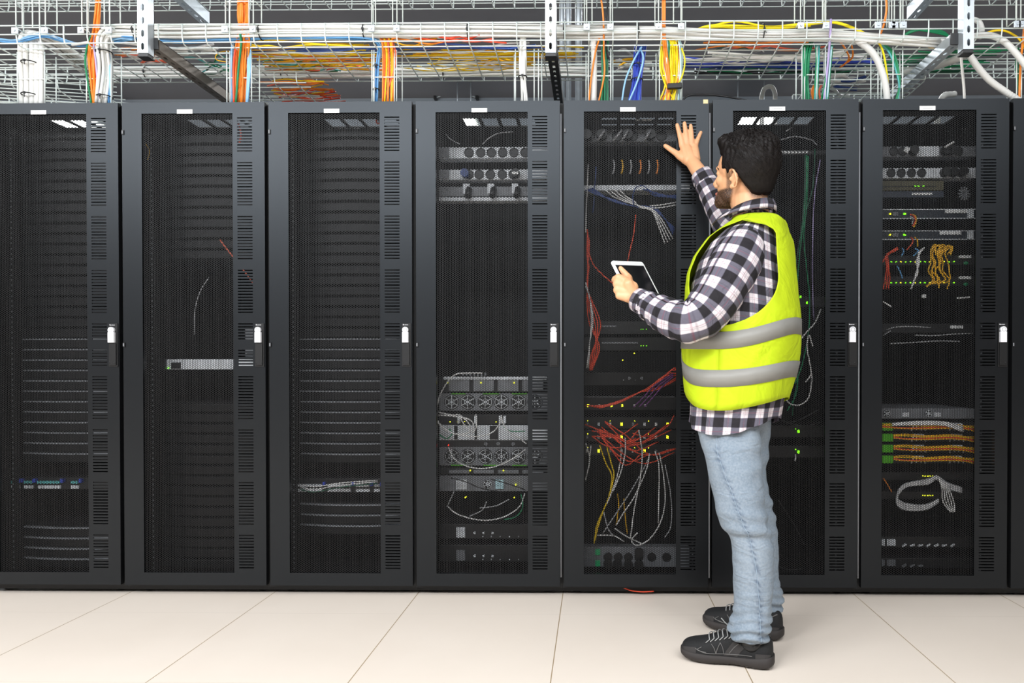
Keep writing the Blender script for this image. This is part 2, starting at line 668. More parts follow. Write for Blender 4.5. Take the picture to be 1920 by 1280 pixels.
# ---- curved black servers
def make_server(trim):
    z = 0.0415
    r = empty('rack_server', (0, 0, 0))
    w = 0.466
    MB().box((0, 0.02, 0), (w, 0.55, z)).build('chassis', M['darkunit'], r)
    b = MB()
    rs = []
    n = 16
    for i in range(n + 1):
        t = i / n
        x = w * t
        bow = 0.030 * math.sin(PI * t) ** 0.9
        rs.append([(x, 0.02, 0.001), (x, 0.012 - bow, 0.001), (x, 0.006 - bow, 0.005), (x, 0.006 - bow, z - 0.006), (x, 0.012 - bow, z - 0.001), (x, 0.02, z - 0.001)])
    b.rings(rs, True, True, False)
    b.build('bezel', M['server'], r, bevel=0.0008)
    if trim:  # trim: grey strip that imitates light caught on the bezel's upper edge
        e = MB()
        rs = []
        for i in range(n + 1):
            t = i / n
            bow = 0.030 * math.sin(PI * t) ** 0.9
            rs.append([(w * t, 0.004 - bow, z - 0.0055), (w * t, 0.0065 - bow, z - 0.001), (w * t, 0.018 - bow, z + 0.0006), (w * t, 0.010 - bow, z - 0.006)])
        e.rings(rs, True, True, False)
        e.build('lit_edge', M['greychassis'], r)
    return r


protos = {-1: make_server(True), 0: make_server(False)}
protos[1] = protos[-1]
fresh = {id(protos[-1]), id(protos[0])}
U = 0.04445
for k, ranges in ((-1, ((238, 868), (975, 1066))), (0, ((240, 486), (742, 1066))), (1, ((228, 868), (940, 1002)))):
    for a, b in ranges:
        z = Z(b, EY)
        while z + U < Z(a, EY) + 0.01:
            o = protos[k if z < 1.03 else 0]  # only low servers, in two racks, take the copy with the painted lit edge
            if id(o) in fresh:
                fresh.discard(id(o))
            else:
                o = copy_tree(o)
            o.location = (rx(k) + 0.062, EY, z)
            tag(o, {-1: 'thin black curved server in a stack inside the leftmost rack', 0: 'thin black server in a stack above or below the lone silver server',
                    1: 'thin black curved server in a stack inside the third full-height dark rack'}[k].replace('third full-height dark rack', 'rack left of the rack with fans'),
                'server', 'black servers in the %s rack from the left' % ORD[k])
            z += U

# ---- the lone silver server
s = unit(0, 673, 692.5, 'rack_server', M['silver'], 'thin bright silver server alone halfway down the second rack', 'server')
s.children[0]['label'] = 'bright silver chassis'
MB().box((0.0, -0.012, -0.002), (0.03, 0.0, s['h'] + 0.002)).build('ear', M['darkunit'], s)
MB().box((0.05, -0.004, 0.004), (0.09, 0.0, 0.03)).build('port_block', M['darkunit'], s)
for u, c in ((309, 'ledy'), (316, 'ledg')):
    MB().cyl((lx(0, u, s), -0.004, 0.006), (lx(0, u, s), 0.001, 0.006), 0.0026, 8).build('status_light', M[c], s)
s = unit(0, 614, 668, 'equipment_box', M['greychassis'], 'dark grey box right above the lone silver server', 'box', x0=0.40, x1=0.53, depth=0.3, y=EY + 0.06)
MB().box((0.01, -0.006, 0.01), (0.12, 0, 0.014)).build('front_rib', M['darkunit'], s)

# ---- rows of small hardware near the base of racks one and three
for k, v0, v1, us in ((-1, 897, 919, ((22, 37), (46, 62), (72, 114), (134, 148))), (1, 898, 924, ((556, 604), (615, 658), (668, 693), (702, 712)))):
    s = unit(k, v0, v1, 'network_switch', M['darkunit'], 'cabled switch with bright plugs low in the %s' % ('leftmost rack' if k == -1 else 'rack left of the fan rack'), 'network switch', depth=0.3)
    for u0, u1 in us:
        x0, x1 = lx(k, u0, s), lx(k, u1, s)
        MB().box((x0, -0.008, 0.004), (x1, 0, 0.017)).build('bright_port_plate', M['silver'], s)
        MB().box((x0 + 0.001, -0.012, 0.026), (x1, 0, 0.036)).build('port_row', M['silver'] if k == 1 else CM['teal'], s)
        MB().box((x1 + 0.004, -0.014, 0.030), (x1 + 0.016, 0, 0.046)).build('blue_latch', CM['royal'], s)
    MB().box((-0.028, -0.01, -0.01), (-0.010, 0, 0.05)).build('blue_bracket', CM['navy'], s)

MR = {}


def icable(k, col, pts, r=0.0026, label='', group='', y=EY - 0.04, seg=5):
    """a cable inside a rack: pts (u, v[, dy])"""
    w = []
    for p in pts:
        w.append(P(p[0], p[1], y + (p[2] if len(p) > 2 else 0.0)))
    o = MB().tube(spl(w, seg), r, 6).build('patch_cable', CM[col])
    tag(o, label, 'cable', group)
    return o


random.seed(3)
for i in range(3):
    icable(1, ('white', 'white', 'darkgreen')[i], [(562, 907 + 5 * i), (590, 912 + 5 * i, -.02), (640, 905 + 4 * i), (708, 900 + 3 * i)], 0.0025, 'thin cable looped over the cabled switch, left of the fan rack', 'cables on the low switch left of the fan rack')
icable(0, 'coral', [(413, 450), (425, 466), (437, 481), (452, 500), (470, 524), (480, 540)], 0.003, 'single orange-red cable crossing the second rack behind the mesh', '')
icable(0, 'red', [(446, 228), (452, 250), (449, 270)], 0.004, 'short red cable behind the upper slots of the second rack', '')
icable(0, 'gold', [(272, 268), (280, 282), (277, 300)], 0.002, 'short yellow loop at the upper left of the second rack', '')
icable(0, 'grey', [(364, 628), (366, 580), (376, 545), (392, 520)], 0.002, 'faint grey cable rising in the middle of the second rack', '')
icable(1, 'red', [(706, 214), (708, 232), (722, 222), (734, 219)], 0.004, 'short red cable at the top right of the third rack', '')


# ---- fourth rack: socket strips, fan trays
def socket_strip(k, v0, v1, us, m, label, rad=0.0205, group=None, skip=()):
    s = unit(k, v0, v1, 'power_strip', m, label, 'power strip', group, depth=0.06)
    zc = s['h'] / 2
    for i, u in enumerate(us):
        if i in skip:
            continue
        x = lx(k, u, s)
        c = MB()
        n = 20
        for a, b, y in ((rad, rad * 0.86, -0.003),):
            ring = lambda q, yy: [(x + math.cos(2 * PI * j / n) * q, yy, zc + math.sin(2 * PI * j / n) * q) for j in range(n)]
            c.rings([ring(rad, 0.0), ring(rad, -0.003), ring(rad * 0.86, -0.003), ring(rad * 0.84, -0.0006)], True, False, True)
            c.rings([ring(rad * 0.84, -0.0006), ring(0.0004, -0.0006)], True, False, False)
        for dx in (-0.0075, 0.0075):
            c.cyl((x + dx, -0.0012, zc), (x + dx, -0.0005, zc), 0.0022, 8)
        c.build('socket', M['socket'] if m is not M['silver'] else M['darkunit'], s)
    return s


F4 = 'the rack with the fan rows'
s = socket_strip(2, 275, 296, [880, 902, 922, 943, 964, 985], M['silver'], 'upper grey power strip of round sockets, rack with fans')
MB().box((0.0, -0.006, 0.004), (0.045, 0, s['h'] - 0.004)).build('end_block', M['greychassis'], s)
MB().box((-0.012, -0.02, 0.0), (-0.008, 0.0, s['h'])).build('bracket', M['silver'], s)
s = socket_strip(2, 317, 336, [880, 899, 920, 942, 963], M['silver'], 'lower grey power strip with a white plug, rack with fans')
MB().box((0.0, -0.006, 0.004), (0.045, 0, s['h'] - 0.004)).build('end_block', M['greychassis'], s)
for u, mm in ((874, CM['navy']), (968, M['socket'])):
    MB().cyl((lx(2, u, s), -0.035, s['h'] / 2), (lx(2, u, s), 0, s['h'] / 2), 0.017, 16).build('plug', mm, s)
MB().box((lx(2, 962, s), -0.042, 0.012), (lx(2, 974, s), -0.034, 0.022), Matrix.Identity(4)).build('plug_label', M['label'], s)
s = unit(2, 349, 367, 'mounting_plate', M['greychassis'], 'grey bracketed plate below the two power strips, rack with fans', 'rack plate', depth=0.05)
for u in (875, 921, 966):
    x = lx(2, u, s)
    MB().box((x - 0.014, -0.004, 0.01), (x + 0.014, 0.0, 0.052)).build('bracket', M['silver'], s)
    MB().cyl((x + 0.01, -0.03, -0.008), (x + 0.012, -0.004, 0.03), 0.013, 12).build('clip', M['darkunit'], s)
s = unit(2, 369, 376, 'vent_strip', M['silver'], 'thin silver vent strip under the bracketed plate, rack with fans', 'rack plate', depth=0.05)
icable(2, 'grey', [(905, 270), (918, 258), (935, 250), (962, 247)], 0.0022, 'pale grey cable arching over the upper power strip, rack with fans', '')
icable(2, 'grey', [(836, 252), (846, 262), (862, 270)], 0.0018, 'short grey cable left above the upper power strip, rack with fans', '')

# loop of spare nuts down the left rail
for i in range(14):
    pass


def fan_part(s, x, zc, r, m_ring):
    f = MB()
    n = 24

    def circ(q, y):
        return [(x + math.cos(2 * PI * j / n) * q, y, zc + math.sin(2 * PI * j / n) * q) for j in range(n)]
    f.rings([circ(r, 0.002), circ(r, -0.002), circ(r * 0.94, -0.002), circ(r * 0.93, 0.0)], True, False, True)
    f.rings([circ(r * 0.93, -0.0004), circ(0.0005, -0.0004)], True, False, False)
    fan = f.build('fan', M['fanblade'], s)
    g = MB()
    for q in (0.40, 0.84):
        g.tube([Vector(p) for p in circ(r * q, -0.003)] + [Vector(circ(r * q, -0.003)[0])], 0.0010, 5, False)
    for j in range(6):
        a = PI / 6 + j * PI / 3
        g.cyl((x, -0.003, zc), (x + math.cos(a) * r * 0.95, -0.003, zc + math.sin(a) * r * 0.95), 0.0017, 6)
    g.cyl((x, -0.0045, zc), (x, -0.001, zc), r * 0.16, 12)
    g.build('fan_guard', M['silver'], fan)


for (vt0, vt1, vf0, vf1, vg, lab) in ((705, 735, 737, 770, 737, 'upper'), (876, 889, 838, 873, 871, 'lower')):
    s = unit(2, vf0, vf1, 'fan_tray', M['greychassis'], '%s tray of five round fans in a row, fourth rack' % lab, 'fan tray', depth=0.5)
    for u in (847, 877, 910, 940, 972, 1003):
        fan_part(s, lx(2, u, s), s['h'] / 2, 0.0325, None)
    zc = s['h'] - 0.004 if lab == 'upper' else 0.0
    for u0, u1 in ((846, 873), (906, 936), (960, 988)):
        MB().box((lx(2, u0, s), -0.006, zc), (lx(2, u1, s), 0.0, zc + 0.004)).build('green_strip', M['greenled'], s)
    s2 = unit(2, vt0 + 1, vt1, 'power_supply_row', M['darkunit'], '%s row of power supplies next to the fan tray, fourth rack' % lab, 'power supply', depth=0.5, y=EY + 0.005)
    for i in range(4):
        x = 0.04 + i * 0.105
        h = s2['h']
        MB().box((x, -0.01, 0.004), (x + 0.09, 0.0, h - 0.008)).build('supply_module', M['greychassis'], s2, bevel=0.002)
    if lab == 'upper':
        MB().box((0.02, -0.016, s2['h'] - 0.012), (0.46, 0, s2['h'])).build('top_rail', M['silver'], s2)
    for u in ((839, 902, 964) if lab == 'upper' else (882, 944)):
        MB().cyl((lx(2, u, s2), -0.014, s2['h'] * 0.62), (lx(2, u, s2), -0.009, s2['h'] * 0.62), 0.003, 8).build('status_light', M['ledy'], s2)

s = unit(2, 777, 795, 'network_switch', M['darkunit'], 'black cabled switch between the two fan trays, fourth rack', 'network switch', depth=0.4)
for u in (858, 890, 936, 944):
    MB().box((lx(2, u, s), -0.012, 0.004), (lx(2, u, s) + 0.012, 0, 0.036)).build('plug', M['silver'], s)
for u in (844, 858, 871, 930):
    MB().cyl((lx(2, u, s), -0.004, 0.01), (lx(2, u, s), 0, 0.01), 0.0022, 8).build('status_light', M['ledy'], s)
s = unit(2, 797, 825, 'blade_chassis', M['silver'], 'silver perforated chassis under the white cables, fourth rack', 'blade chassis', depth=0.4)
for u0, u1 in ((852, 858), (890, 894), (918, 934)):
    MB().box((lx(2, u0, s), -0.003, 0.003), (lx(2, u1, s), 0, s['h'] - 0.003)).build('dark_bay', M['darkunit'], s)
s = unit(2, 826, 837, 'patch_bay', M['darkunit'], 'dark panel with small ports above the lower fan tray, fourth rack', 'patch panel', depth=0.3)
MB().cyl((lx(2, 841, s), -0.006, 0.006), (lx(2, 841, s), 0, 0.006), 0.003, 8).build('status_light', M['ledr'], s)
for u in (911, 934, 962):
    MB().cyl((lx(2, u, s), -0.004, 0.012), (lx(2, u, s), 0, 0.012), 0.008, 12).build('port', M['greychassis'], s)
s = unit(2, 892, 921, 'storage_chassis', M['greychassis'], 'silver chassis with two round fans lowest in the stack, fourth rack', 'storage chassis', depth=0.5)
for u in (865, 914):
    fan_part(s, lx(2, u, s), s['h'] * 0.45, 0.020, None)
MB().box((lx(2, 929, s), -0.01, 0.012), (lx(2, 944, s), 0, 0.05)).build('pale_module', CM['cyan'], s)
MB().box((lx(2, 855, s), -0.004, 0.008), (lx(2, 875, s), -0.0005, 0.05)).build('fan_plate', M['silver'], s)
for u, v in ((873, 932), (964, 932), (967, 908)):
    MB().cyl((lx(2, u, s), -0.012, Z(v, EY) - s.location.z), (lx(2, u, s), 0.004, Z(v, EY) - s.location.z), 0.0026, 8).build('status_light', M['ledy'], s)
for v0, v1, lab in ((985, 1007, 'upper'), (1024, 1050, 'lower')):
    s = unit(2, v0 - 2, v1 + 3, 'power_distributor', M['darkunit'], '%s dark power distributor with small plugs near the floor, fourth rack' % lab, 'power strip', depth=0.3)
    MB().box((lx(2, 856, s), -0.01, 0.006), (lx(2, 872, s), 0, 0.05)).build('breaker', M['silver'] if lab == 'upper' else M['greychassis'], s)
    for u in (888, 905, 922):
        MB().box((lx(2, u, s), -0.012, 0.022), (lx(2, u, s) + 0.008, 0, 0.030)).build('toggle', M['silver'], s)
    for u in (905, 921, 938, 955, 972):
        MB().cyl((lx(2, u, s), -0.006, 0.010), (lx(2, u, s), 0, 0.010), 0.0025, 8).build('pin', M['silver'], s)

G4 = 'white cables around the fan trays'
L4 = 'white cable looping over the fan trays in the fourth rack'
for pts in ([(822, 778), (850, 780), (880, 786), (888, 800), (876, 812), (850, 812), (830, 800), (820, 788)],
            [(820, 772), (848, 778), (862, 778), (880, 795), (880, 808)],
            [(819, 790), (835, 806), (860, 815), (892, 818), (920, 812), (936, 796), (940, 780)],
            [(862, 780), (870, 795), (880, 806)], [(892, 776), (893, 800), (885, 812)],
            [(940, 778), (944, 795), (955, 810), (975, 822), (987, 832)],
            [(841, 838), (850, 858), (870, 872), (900, 878), (930, 874), (960, 860), (986, 842)]):
    icable(2, 'white', pts, 0.0028, L4, G4, EY - 0.055)
icable(2, 'white', [(818, 768), (826, 738), (842, 712), (856, 701), (880, 699), (905, 699)], 0.003, 'white cable rising left of the fan trays to a row of clips', '', EY - 0.05)
icable(2, 'white', [(984, 925), (975, 948), (955, 964), (930, 973), (905, 975), (880, 971), (855, 962), (840, 950)], 0.0026, 'long white cable sagging below the lowest chassis, fourth rack', '', EY - 0.05)
for pts in ([(824, 815), (838, 822), (848, 812), (842, 804)], [(945, 800), (958, 808), (985, 808)], [(977, 926), (980, 950), (968, 968), (945, 974)]):
    icable(2, 'green', pts, 0.0024, 'green cable among the white loops of the fourth rack', 'green cables in the fan rack', EY - 0.05)
for pts in ([(846, 896), (870, 902), (905, 916), (945, 922)], [(920, 898), (950, 906), (985, 918)], [(838, 950), (845, 935), (852, 920)], [(880, 968), (905, 955), (912, 940)], [(900, 952), (930, 948), (955, 936)]):
    icable(2, 'grey' if pts[0][1] > 940 else 'black', pts, 0.0026, 'dark cable drooping across the lowest chassis, fourth rack', 'dark cables in the fan rack', EY - 0.05)
for i in range(9):
    v = 690 - i * 0
o = MB()
for i in range(7):
    x = X(868 + i * 7, EY)
    o.box((x, EY - 0.02, Z(704, EY)), (x + 0.006, EY, Z(698, EY)))
tag(o.build('clip_row', M['greychassis']), 'row of small clips at the top of the upper power supplies, fourth rack', 'cable clip')

# ---- fifth rack (in front of the raised hand)
s = socket_strip(3, 244, 266, [1105, 1128, 1157, 1186, 1218, 1240], M['greychassis'], 'grey power strip with big black plugs high in the fifth rack', 0.023)
for u in (1128, 1176, 1218, 1100):
    MB().cyl((lx(3, u, s), -0.04, s['h'] * .45), (lx(3, u, s), 0, s['h'] * .45), 0.021, 16).build('plug', M['socket'], s)
for u, du in ((1120, 14), (1150, 16), (1166, 12), (1208, 12)):
    icable(3, 'grey', [(u, 264), (u + du * .5, 254, -.02), (u + du, 244)], 0.005, 'thick grey lead across the power strip in the fifth rack', 'grey leads on the high power strip', EY - 0.05)
s = unit(3, 224, 229, 'label_holder', M['darkunit'], 'dark bar with lit marks at the top of the fifth rack', 'rack bar', depth=0.03)
for u0, u1 in ((1192, 1198), (1204, 1222)):
    MB().box((lx(3, u0, s), -0.003, 0.004), (lx(3, u1, s), 0, 0.011)).build('lit_mark', M['label'], s)
for i, u in enumerate((1150, 1166, 1182, 1200, 1216, 1232)):
    icable(3, ('grey', 'gold', 'grey', 'orange', 'grey', 'orange')[i], [(u, 300), (u + 2, 312), (u - 1, 326)], 0.004, 'dim short cable in the row under the power strip, fifth rack', 'dim cables under the power strip', EY + 0.05)
s = unit(3, 347, 357, 'patch_bay', M['silver'], 'bright perforated panel with blue and white cables, fifth rack', 'patch panel', depth=0.08)
for i in range(5):
    icable(3, 'navy', [(1098 + i * 3, 356 - i), (1122 + i * 2, 366), (1150, 374 + i), (1186, 386), (1206, 386 + i), (1222 + i * 2, 390), (1248, 412), (1262 + i, 440 - i * 3)], 0.0026, 'dark blue cable sagging below the bright panel, fifth rack', 'blue cables of the fifth rack', EY - 0.05)
for i in range(4):
    icable(3, 'white', [(1136 + i * 9, 357), (1150 + i * 8, 368), (1172 + i * 6, 378), (1200, 386 + i), (1222, 392 + i), (1240 - i * 2, 410 + i * 4), (1262 - i * 5, 448 + i * 3)], 0.0026, 'white cable bundled below the bright panel, fifth rack', 'white cables of the fifth rack', EY - 0.055)
icable(3, 'navy', [(1188, 386), (1187, 366), (1192, 352), (1205, 348), (1216, 356), (1230, 364)], 0.0026, 'dark blue loop standing above the bright panel, fifth rack', '', EY - 0.06)
for i in range(4):
    icable(3, 'navy', [(1205 + i * 4, 355), (1225, 360 + i * 2), (1248, 366 + i), (1270, 366 + i * 2)], 0.0026, 'dark blue cable leaving right of the bright panel, fifth rack', 'blue cables right of the bright panel', EY - 0.05)
for i in range(2):
    icable(3, 'white', [(1218, 386 + i * 4), (1240, 384 + i * 5), (1268, 379 + i * 5)], 0.0026, 'white cable running right from the blue bundle, fifth rack', 'white cables right of the blue bundle', EY - 0.055)
icable(3, 'white', [(1103, 308), (1101, 350), (1099, 400), (1098, 436)], 0.0028, 'white cable hanging down the left side of the fifth rack', '', EY - 0.05)
icable(3, 'navy', [(1118, 312), (1115, 350), (1112, 400)], 0.0026, 'dark blue cable hanging beside the white one, fifth rack', '', EY - 0.03)
for i in range(5):
    icable(3, 'red', [(1101 + i, 430 + i * 5), (1100 + i, 480), (1104 - i, 500 + i * 9), (1100 + i * 2, 560), (1106 + i * 5, 610), (1124 - i * 4, 650 + i * 4), (1110 - i, 694)], 0.0028, 'red cable hanging at the left of the fifth rack', 'red cables hanging in the fifth rack', EY - 0.05)
icable(3, 'red', [(1103, 470), (1112, 495), (1130, 515), (1150, 532)], 0.0028, 'red cable slanting towards the tablet, fifth rack', '', EY - 0.05)
icable(3, 'red', [(1192, 402), (1188, 440), (1181, 470), (1177, 490)], 0.0026, 'thin dark red cable rising behind the tablet', '', EY - 0.02)
for i in range(2):
    icable(3, 'white', [(1098, 530 + i * 6), (1106, 560), (1112 - i * 3, 600), (1106, 640), (1100 + i * 3, 690)], 0.0026, 'white cable curving down the lower left, fifth rack', 'white cables lower left of the fifth rack', EY - 0.06)
for v, u0, u1, lab in ((606, 1128, 1156, 'upper'), (637, 1128, 1196, 'lower')):
    s = unit(3, v - 4, v + 20, 'network_switch', M['darkunit'], '%s dark switch left of the man\'s elbow, fifth rack' % lab, 'network switch', depth=0.3)
    MB().box((lx(3, u0, s), -0.004, 0.03), (lx(3, u1, s), 0, 0.036)).build('port_row', M['greychassis'], s)
    for u in (1202, 1206, 1212):
        MB().cyl((lx(3, u, s), -0.004, 0.02), (lx(3, u, s), 0, 0.02), 0.002, 8).build('status_light', M['ledg'], s)
s = unit(3, 698, 722, 'network_switch', M['darkunit'], 'dark switch with two round ports above the fanned red cables', 'network switch', depth=0.3)
for u in (1180, 1203):
    MB().cyl((lx(3, u, s), -0.004, 0.03), (lx(3, u, s), 0, 0.03), 0.0065, 12).build('port', M['greychassis'], s)
for u in (1169, 1191):
    MB().cyl((lx(3, u, s), -0.004, 0.022), (lx(3, u, s), 0, 0.022), 0.0018, 8).build('status_light', M['label'], s)
for u, v in ((1190, 662), (1168, 675)):
    s = empty('status_lamp', P(u, v, EY))
    MB().cyl((0, -0.004, 0), (0, 0.03, 0), 0.0026, 8).build('lens', M['ledy'], s)
    tag(s, 'tiny %s yellow lamp below the tablet in the fifth rack' % ('upper' if v < 670 else 'lower'), 'lamp')
s = unit(3, 743, 768, 'patch_bay', M['darkunit'], 'dark panel where red and purple cables fan out, fifth rack', 'patch panel', depth=0.3)
MB().box((0.01, -0.003, s['h'] - 0.003), (0.40, 0, s['h'])).build('edge_strip', M['greychassis'], s)
for u in (1101, 1122, 1145, 1165, 1188, 1208):
    MB().box((lx(3, u, s), -0.006, 0.012), (lx(3, u, s) + 0.008, 0, 0.024)).build('port', M['ledy'] if u % 2 else M['label'], s)
for i in range(6):
    icable(3, 'red', [(1098 + i * 5, 760 + i), (1130 + i * 6, 760 - i), (1165 + i * 5, 750 - i * 2), (1200 + i * 6, 735 - i * 3), (1232 + i * 6, 716 - i * 5 + (14 if i < 2 else 0)), (1268, 700 + (12 - i * 4 if i < 4 else -6))], 0.0028,
           'red cable fanning up to the right in the fifth rack', 'red cables fanned out in the fifth rack', EY - 0.05)
for i in range(3):
    icable(3, 'violet', [(1188 + i * 10, 763), (1206 + i * 9, 745), (1228 + i * 8, 722), (1262, 700 + i * 3)], 0.0028, 'purple cable slanting up among the red ones, fifth rack', 'purple cables of the fifth rack', EY - 0.055)
for v, lab in ((782, 'upper'), (806, 'middle'), (832, 'lower')):
    s = unit(3, v, v + 21, 'patch_bay', M['darkunit'], '%s of three patch panels buried in red cables' % lab, 'patch panel', depth=0.3)
    for j in range(8):
        MB().box((lx(3, 1099 + j * 21.5, s), -0.005, 0.012), (lx(3, 1099 + j * 21.5, s) + 0.009, 0, 0.025)).build('port', M[('label', 'ledy', 'greychassis', 'silver')[(j + v) % 4]], s)
    for u in (1102, 1144, 1190, 1216):
        MB().cyl((lx(3, u, s), -0.006, 0.032), (lx(3, u, s), 0, 0.032), 0.0022, 8).build('status_light', M['ledy'], s)
for i in range(15):
    a = random.uniform(1096, 1140)
    b = random.uniform(1190, 1272)
    va, vb = random.uniform(786, 822), random.uniform(792, 852)
    mid = max(va, vb) + random.uniform(4, 24)
    icable(3, 'red', [(a, va), (a + (b - a) * .3, (va + mid) / 2 + random.uniform(-6, 8), -.01), (a + (b - a) * .62, mid, -.015), (b, vb)], 0.0028, 'red patch cable in the dense tangle of the fifth rack', 'tangled red patch cables', EY - 0.05)
icable(3, 'red', [(1264, 778), (1255, 795), (1236, 810), (1210, 818), (1186, 812)], 0.0028, 'red cable curling at the right of the tangle, fifth rack', '', EY - 0.05)
for i in range(2):
    icable(3, 'yellow', [(1124 + i * 13, 834), (1136 + i * 10, 868), (1147 + i * 4, 892), (1142, 930), (1132, 955), (1122 - i * 3, 985), (1114, 1018)], 0.0030, 'yellow cable hanging below the red tangle, fifth rack', 'yellow cables of the fifth rack', EY - 0.05)
for pts in ([(1158, 925), (1160, 950), (1155, 985)], [(1170, 935), (1172, 965), (1176, 1000)]):
    icable(3, 'gold', pts, 0.0026, 'dim yellow cable near the base of the fifth rack', 'dim yellow cables of the fifth rack', EY - 0.02)
for pts in ([(1163, 818), (1165, 850), (1158, 890), (1146, 925), (1138, 945)], [(1172, 820), (1172, 850), (1164, 885), (1150, 920)], [(1198, 806), (1204, 850), (1200, 900), (1190, 950), (1182, 1010)],
            [(1220, 850), (1206, 880), (1180, 925), (1160, 955), (1130, 1000)], [(1236, 848), (1244, 890), (1247, 940), (1238, 980), (1218, 1010), (1195, 1022), (1184, 1012), (1196, 998)],
            [(1218, 850), (1212, 880), (1190, 930), (1170, 960), (1155, 985)], [(1228, 845), (1236, 880), (1234, 980)], [(1247, 870), (1258, 930), (1258, 985), (1246, 1008)],
            [(1098, 830), (1106, 860), (1100, 890)], [(1108, 835), (1104, 870), (1098, 900)], [(1132, 960), (1140, 990), (1150, 1004)], [(1120, 1003), (1150, 1004), (1170, 1015)], [(1152, 990), (1175, 1005), (1205, 1020)]):
    icable(3, 'white' if random.random() < .72 else 'grey', pts, 0.0027, 'white cable hanging in the lower half of the fifth rack', 'white cables hanging in the fifth rack', EY - 0.05 - random.uniform(0, .03))
s = socket_strip(3, 1025, 1062, [1140, 1159, 1178, 1198, 1222, 1250], M['greychassis'], 'double power strip with green switches at the base of the fifth rack', 0.019)
for u, v in ((1121, 1034), (1121, 1055)):
    MB().box((lx(3, u, s) - 0.010, -0.008, Z(v, EY) - s.location.z - 0.012), (lx(3, u, s) + 0.010, 0, Z(v, EY) - s.location.z + 0.012)).build('green_switch', M['switchg'], s, bevel=0.001)
for u, v in ((1140, 1055), (1158, 1055), (1198, 1034), (1178, 1056), (1198, 1056)):
    x, z = lx(3, u, s), Z(v, EY) - s.location.z
    MB().cyl((x, -0.02, z), (x, 0, z), 0.019, 16).build('plug', M['socket'], s)

# ---- sixth rack, behind the man
s = unit(4, 283, 292, 'patch_bay', M['darkunit'], 'panel with a row of white plugs right of the man\'s hair', 'patch panel', depth=0.1)
for j in range(8):
    MB().box((lx(4, 1462 + j * 6.6, s), -0.01, 0.004), (lx(4, 1462 + j * 6.6, s) + 0.009, 0, 0.014)).build('plug', M['label'], s)
for pts, c in (([(1512, 290), (1512, 340), (1508, 400), (1500, 470), (1494, 540), (1488, 600)], 'green'), ([(1510, 290), (1509, 350), (1504, 420), (1493, 490), (1486, 530)], 'darkgreen'),
               ([(1515, 292), (1513, 380), (1507, 440), (1512, 500), (1518, 560), (1516, 620), (1505, 680), (1490, 720)], 'green'), ([(1528, 280), (1524, 350), (1510, 400)], 'darkgreen'),
               ([(1496, 708), (1492, 740), (1476, 770)], 'green'), ([(1494, 720), (1488, 750), (1486, 780)], 'darkgreen')):
    icable(4, c, pts, 0.003, 'green cable hanging right of the man in the sixth rack', 'green cables of the sixth rack', EY - 0.05)
icable(4, 'purple', [(1538, 300), (1528, 360), (1524, 440), (1523, 520), (1526, 600)], 0.0026, 'pale purple cable hanging right of the green ones, sixth rack', '', EY - 0.04)
for pts in ([(1539, 580), (1528, 605), (1510, 625), (1492, 650)], [(1516, 628), (1513, 650), (1520, 690), (1522, 715), (1516, 745), (1502, 758), (1485, 758), (1472, 748)], [(1522, 700), (1514, 712), (1510, 716)], [(1518, 628), (1524, 650)]):
    icable(4, 'white', pts, 0.003, 'white cable end curling beside the vest in the sixth rack', 'white cables of the sixth rack', EY - 0.06)
for pts in ([(1455, 785), (1490, 790), (1540, 765)], [(1472, 792), (1510, 798), (1542, 790)], [(1512, 805), (1522, 822), (1538, 830)], [(1458, 935), (1490, 985), (1510, 1025)], [(1460, 1062), (1480, 1068), (1510, 1066)], [(1465, 262), (1490, 256), (1520, 262), (1532, 272)], [(1474, 246), (1486, 238)]):
    icable(4, 'grey' if pts[0][1] < 300 else 'black', pts, 0.0026, 'dim dark cable behind the mesh of the sixth rack', 'dim cables of the sixth rack', EY - 0.03)
s = unit(4, 556, 576, 'network_switch', M['darkunit'], 'dark switch with two tiny green lights right of the vest', 'network switch', depth=0.3)
for u, v in ((1499, 557), (1511, 568)):
    MB().box((lx(4, u, s), -0.006, Z(v + 2, EY) - s.location.z), (lx(4, u, s) + 0.005, 0, Z(v - 2, EY) - s.location.z)).build('status_light', M['ledg'], s)
for v, lab in ((807, 'upper'), (845, 'lower')):
    s = unit(4, v - 10, v + 12, 'power_controller', M['darkunit'], '%s dark controller with one bright green light beside the jeans' % lab, 'controller', depth=0.3)
    MB().ell((lx(4, 1497, s), -0.004, s['h'] * .5), (0.005, 0.004, 0.007)).build('status_light', M['ledg'], s)
    MB().cyl((lx(4, 1492, s), -0.004, s['h'] * .7), (lx(4, 1492, s), 0, s['h'] * .7), 0.002, 8).build('indicator', M['ledg'], s)
icable(4, 'white', [(1491, 852), (1492, 858), (1490, 864)], 0.003, 'short white plug under the lower green light, sixth rack', '', EY - 0.05)

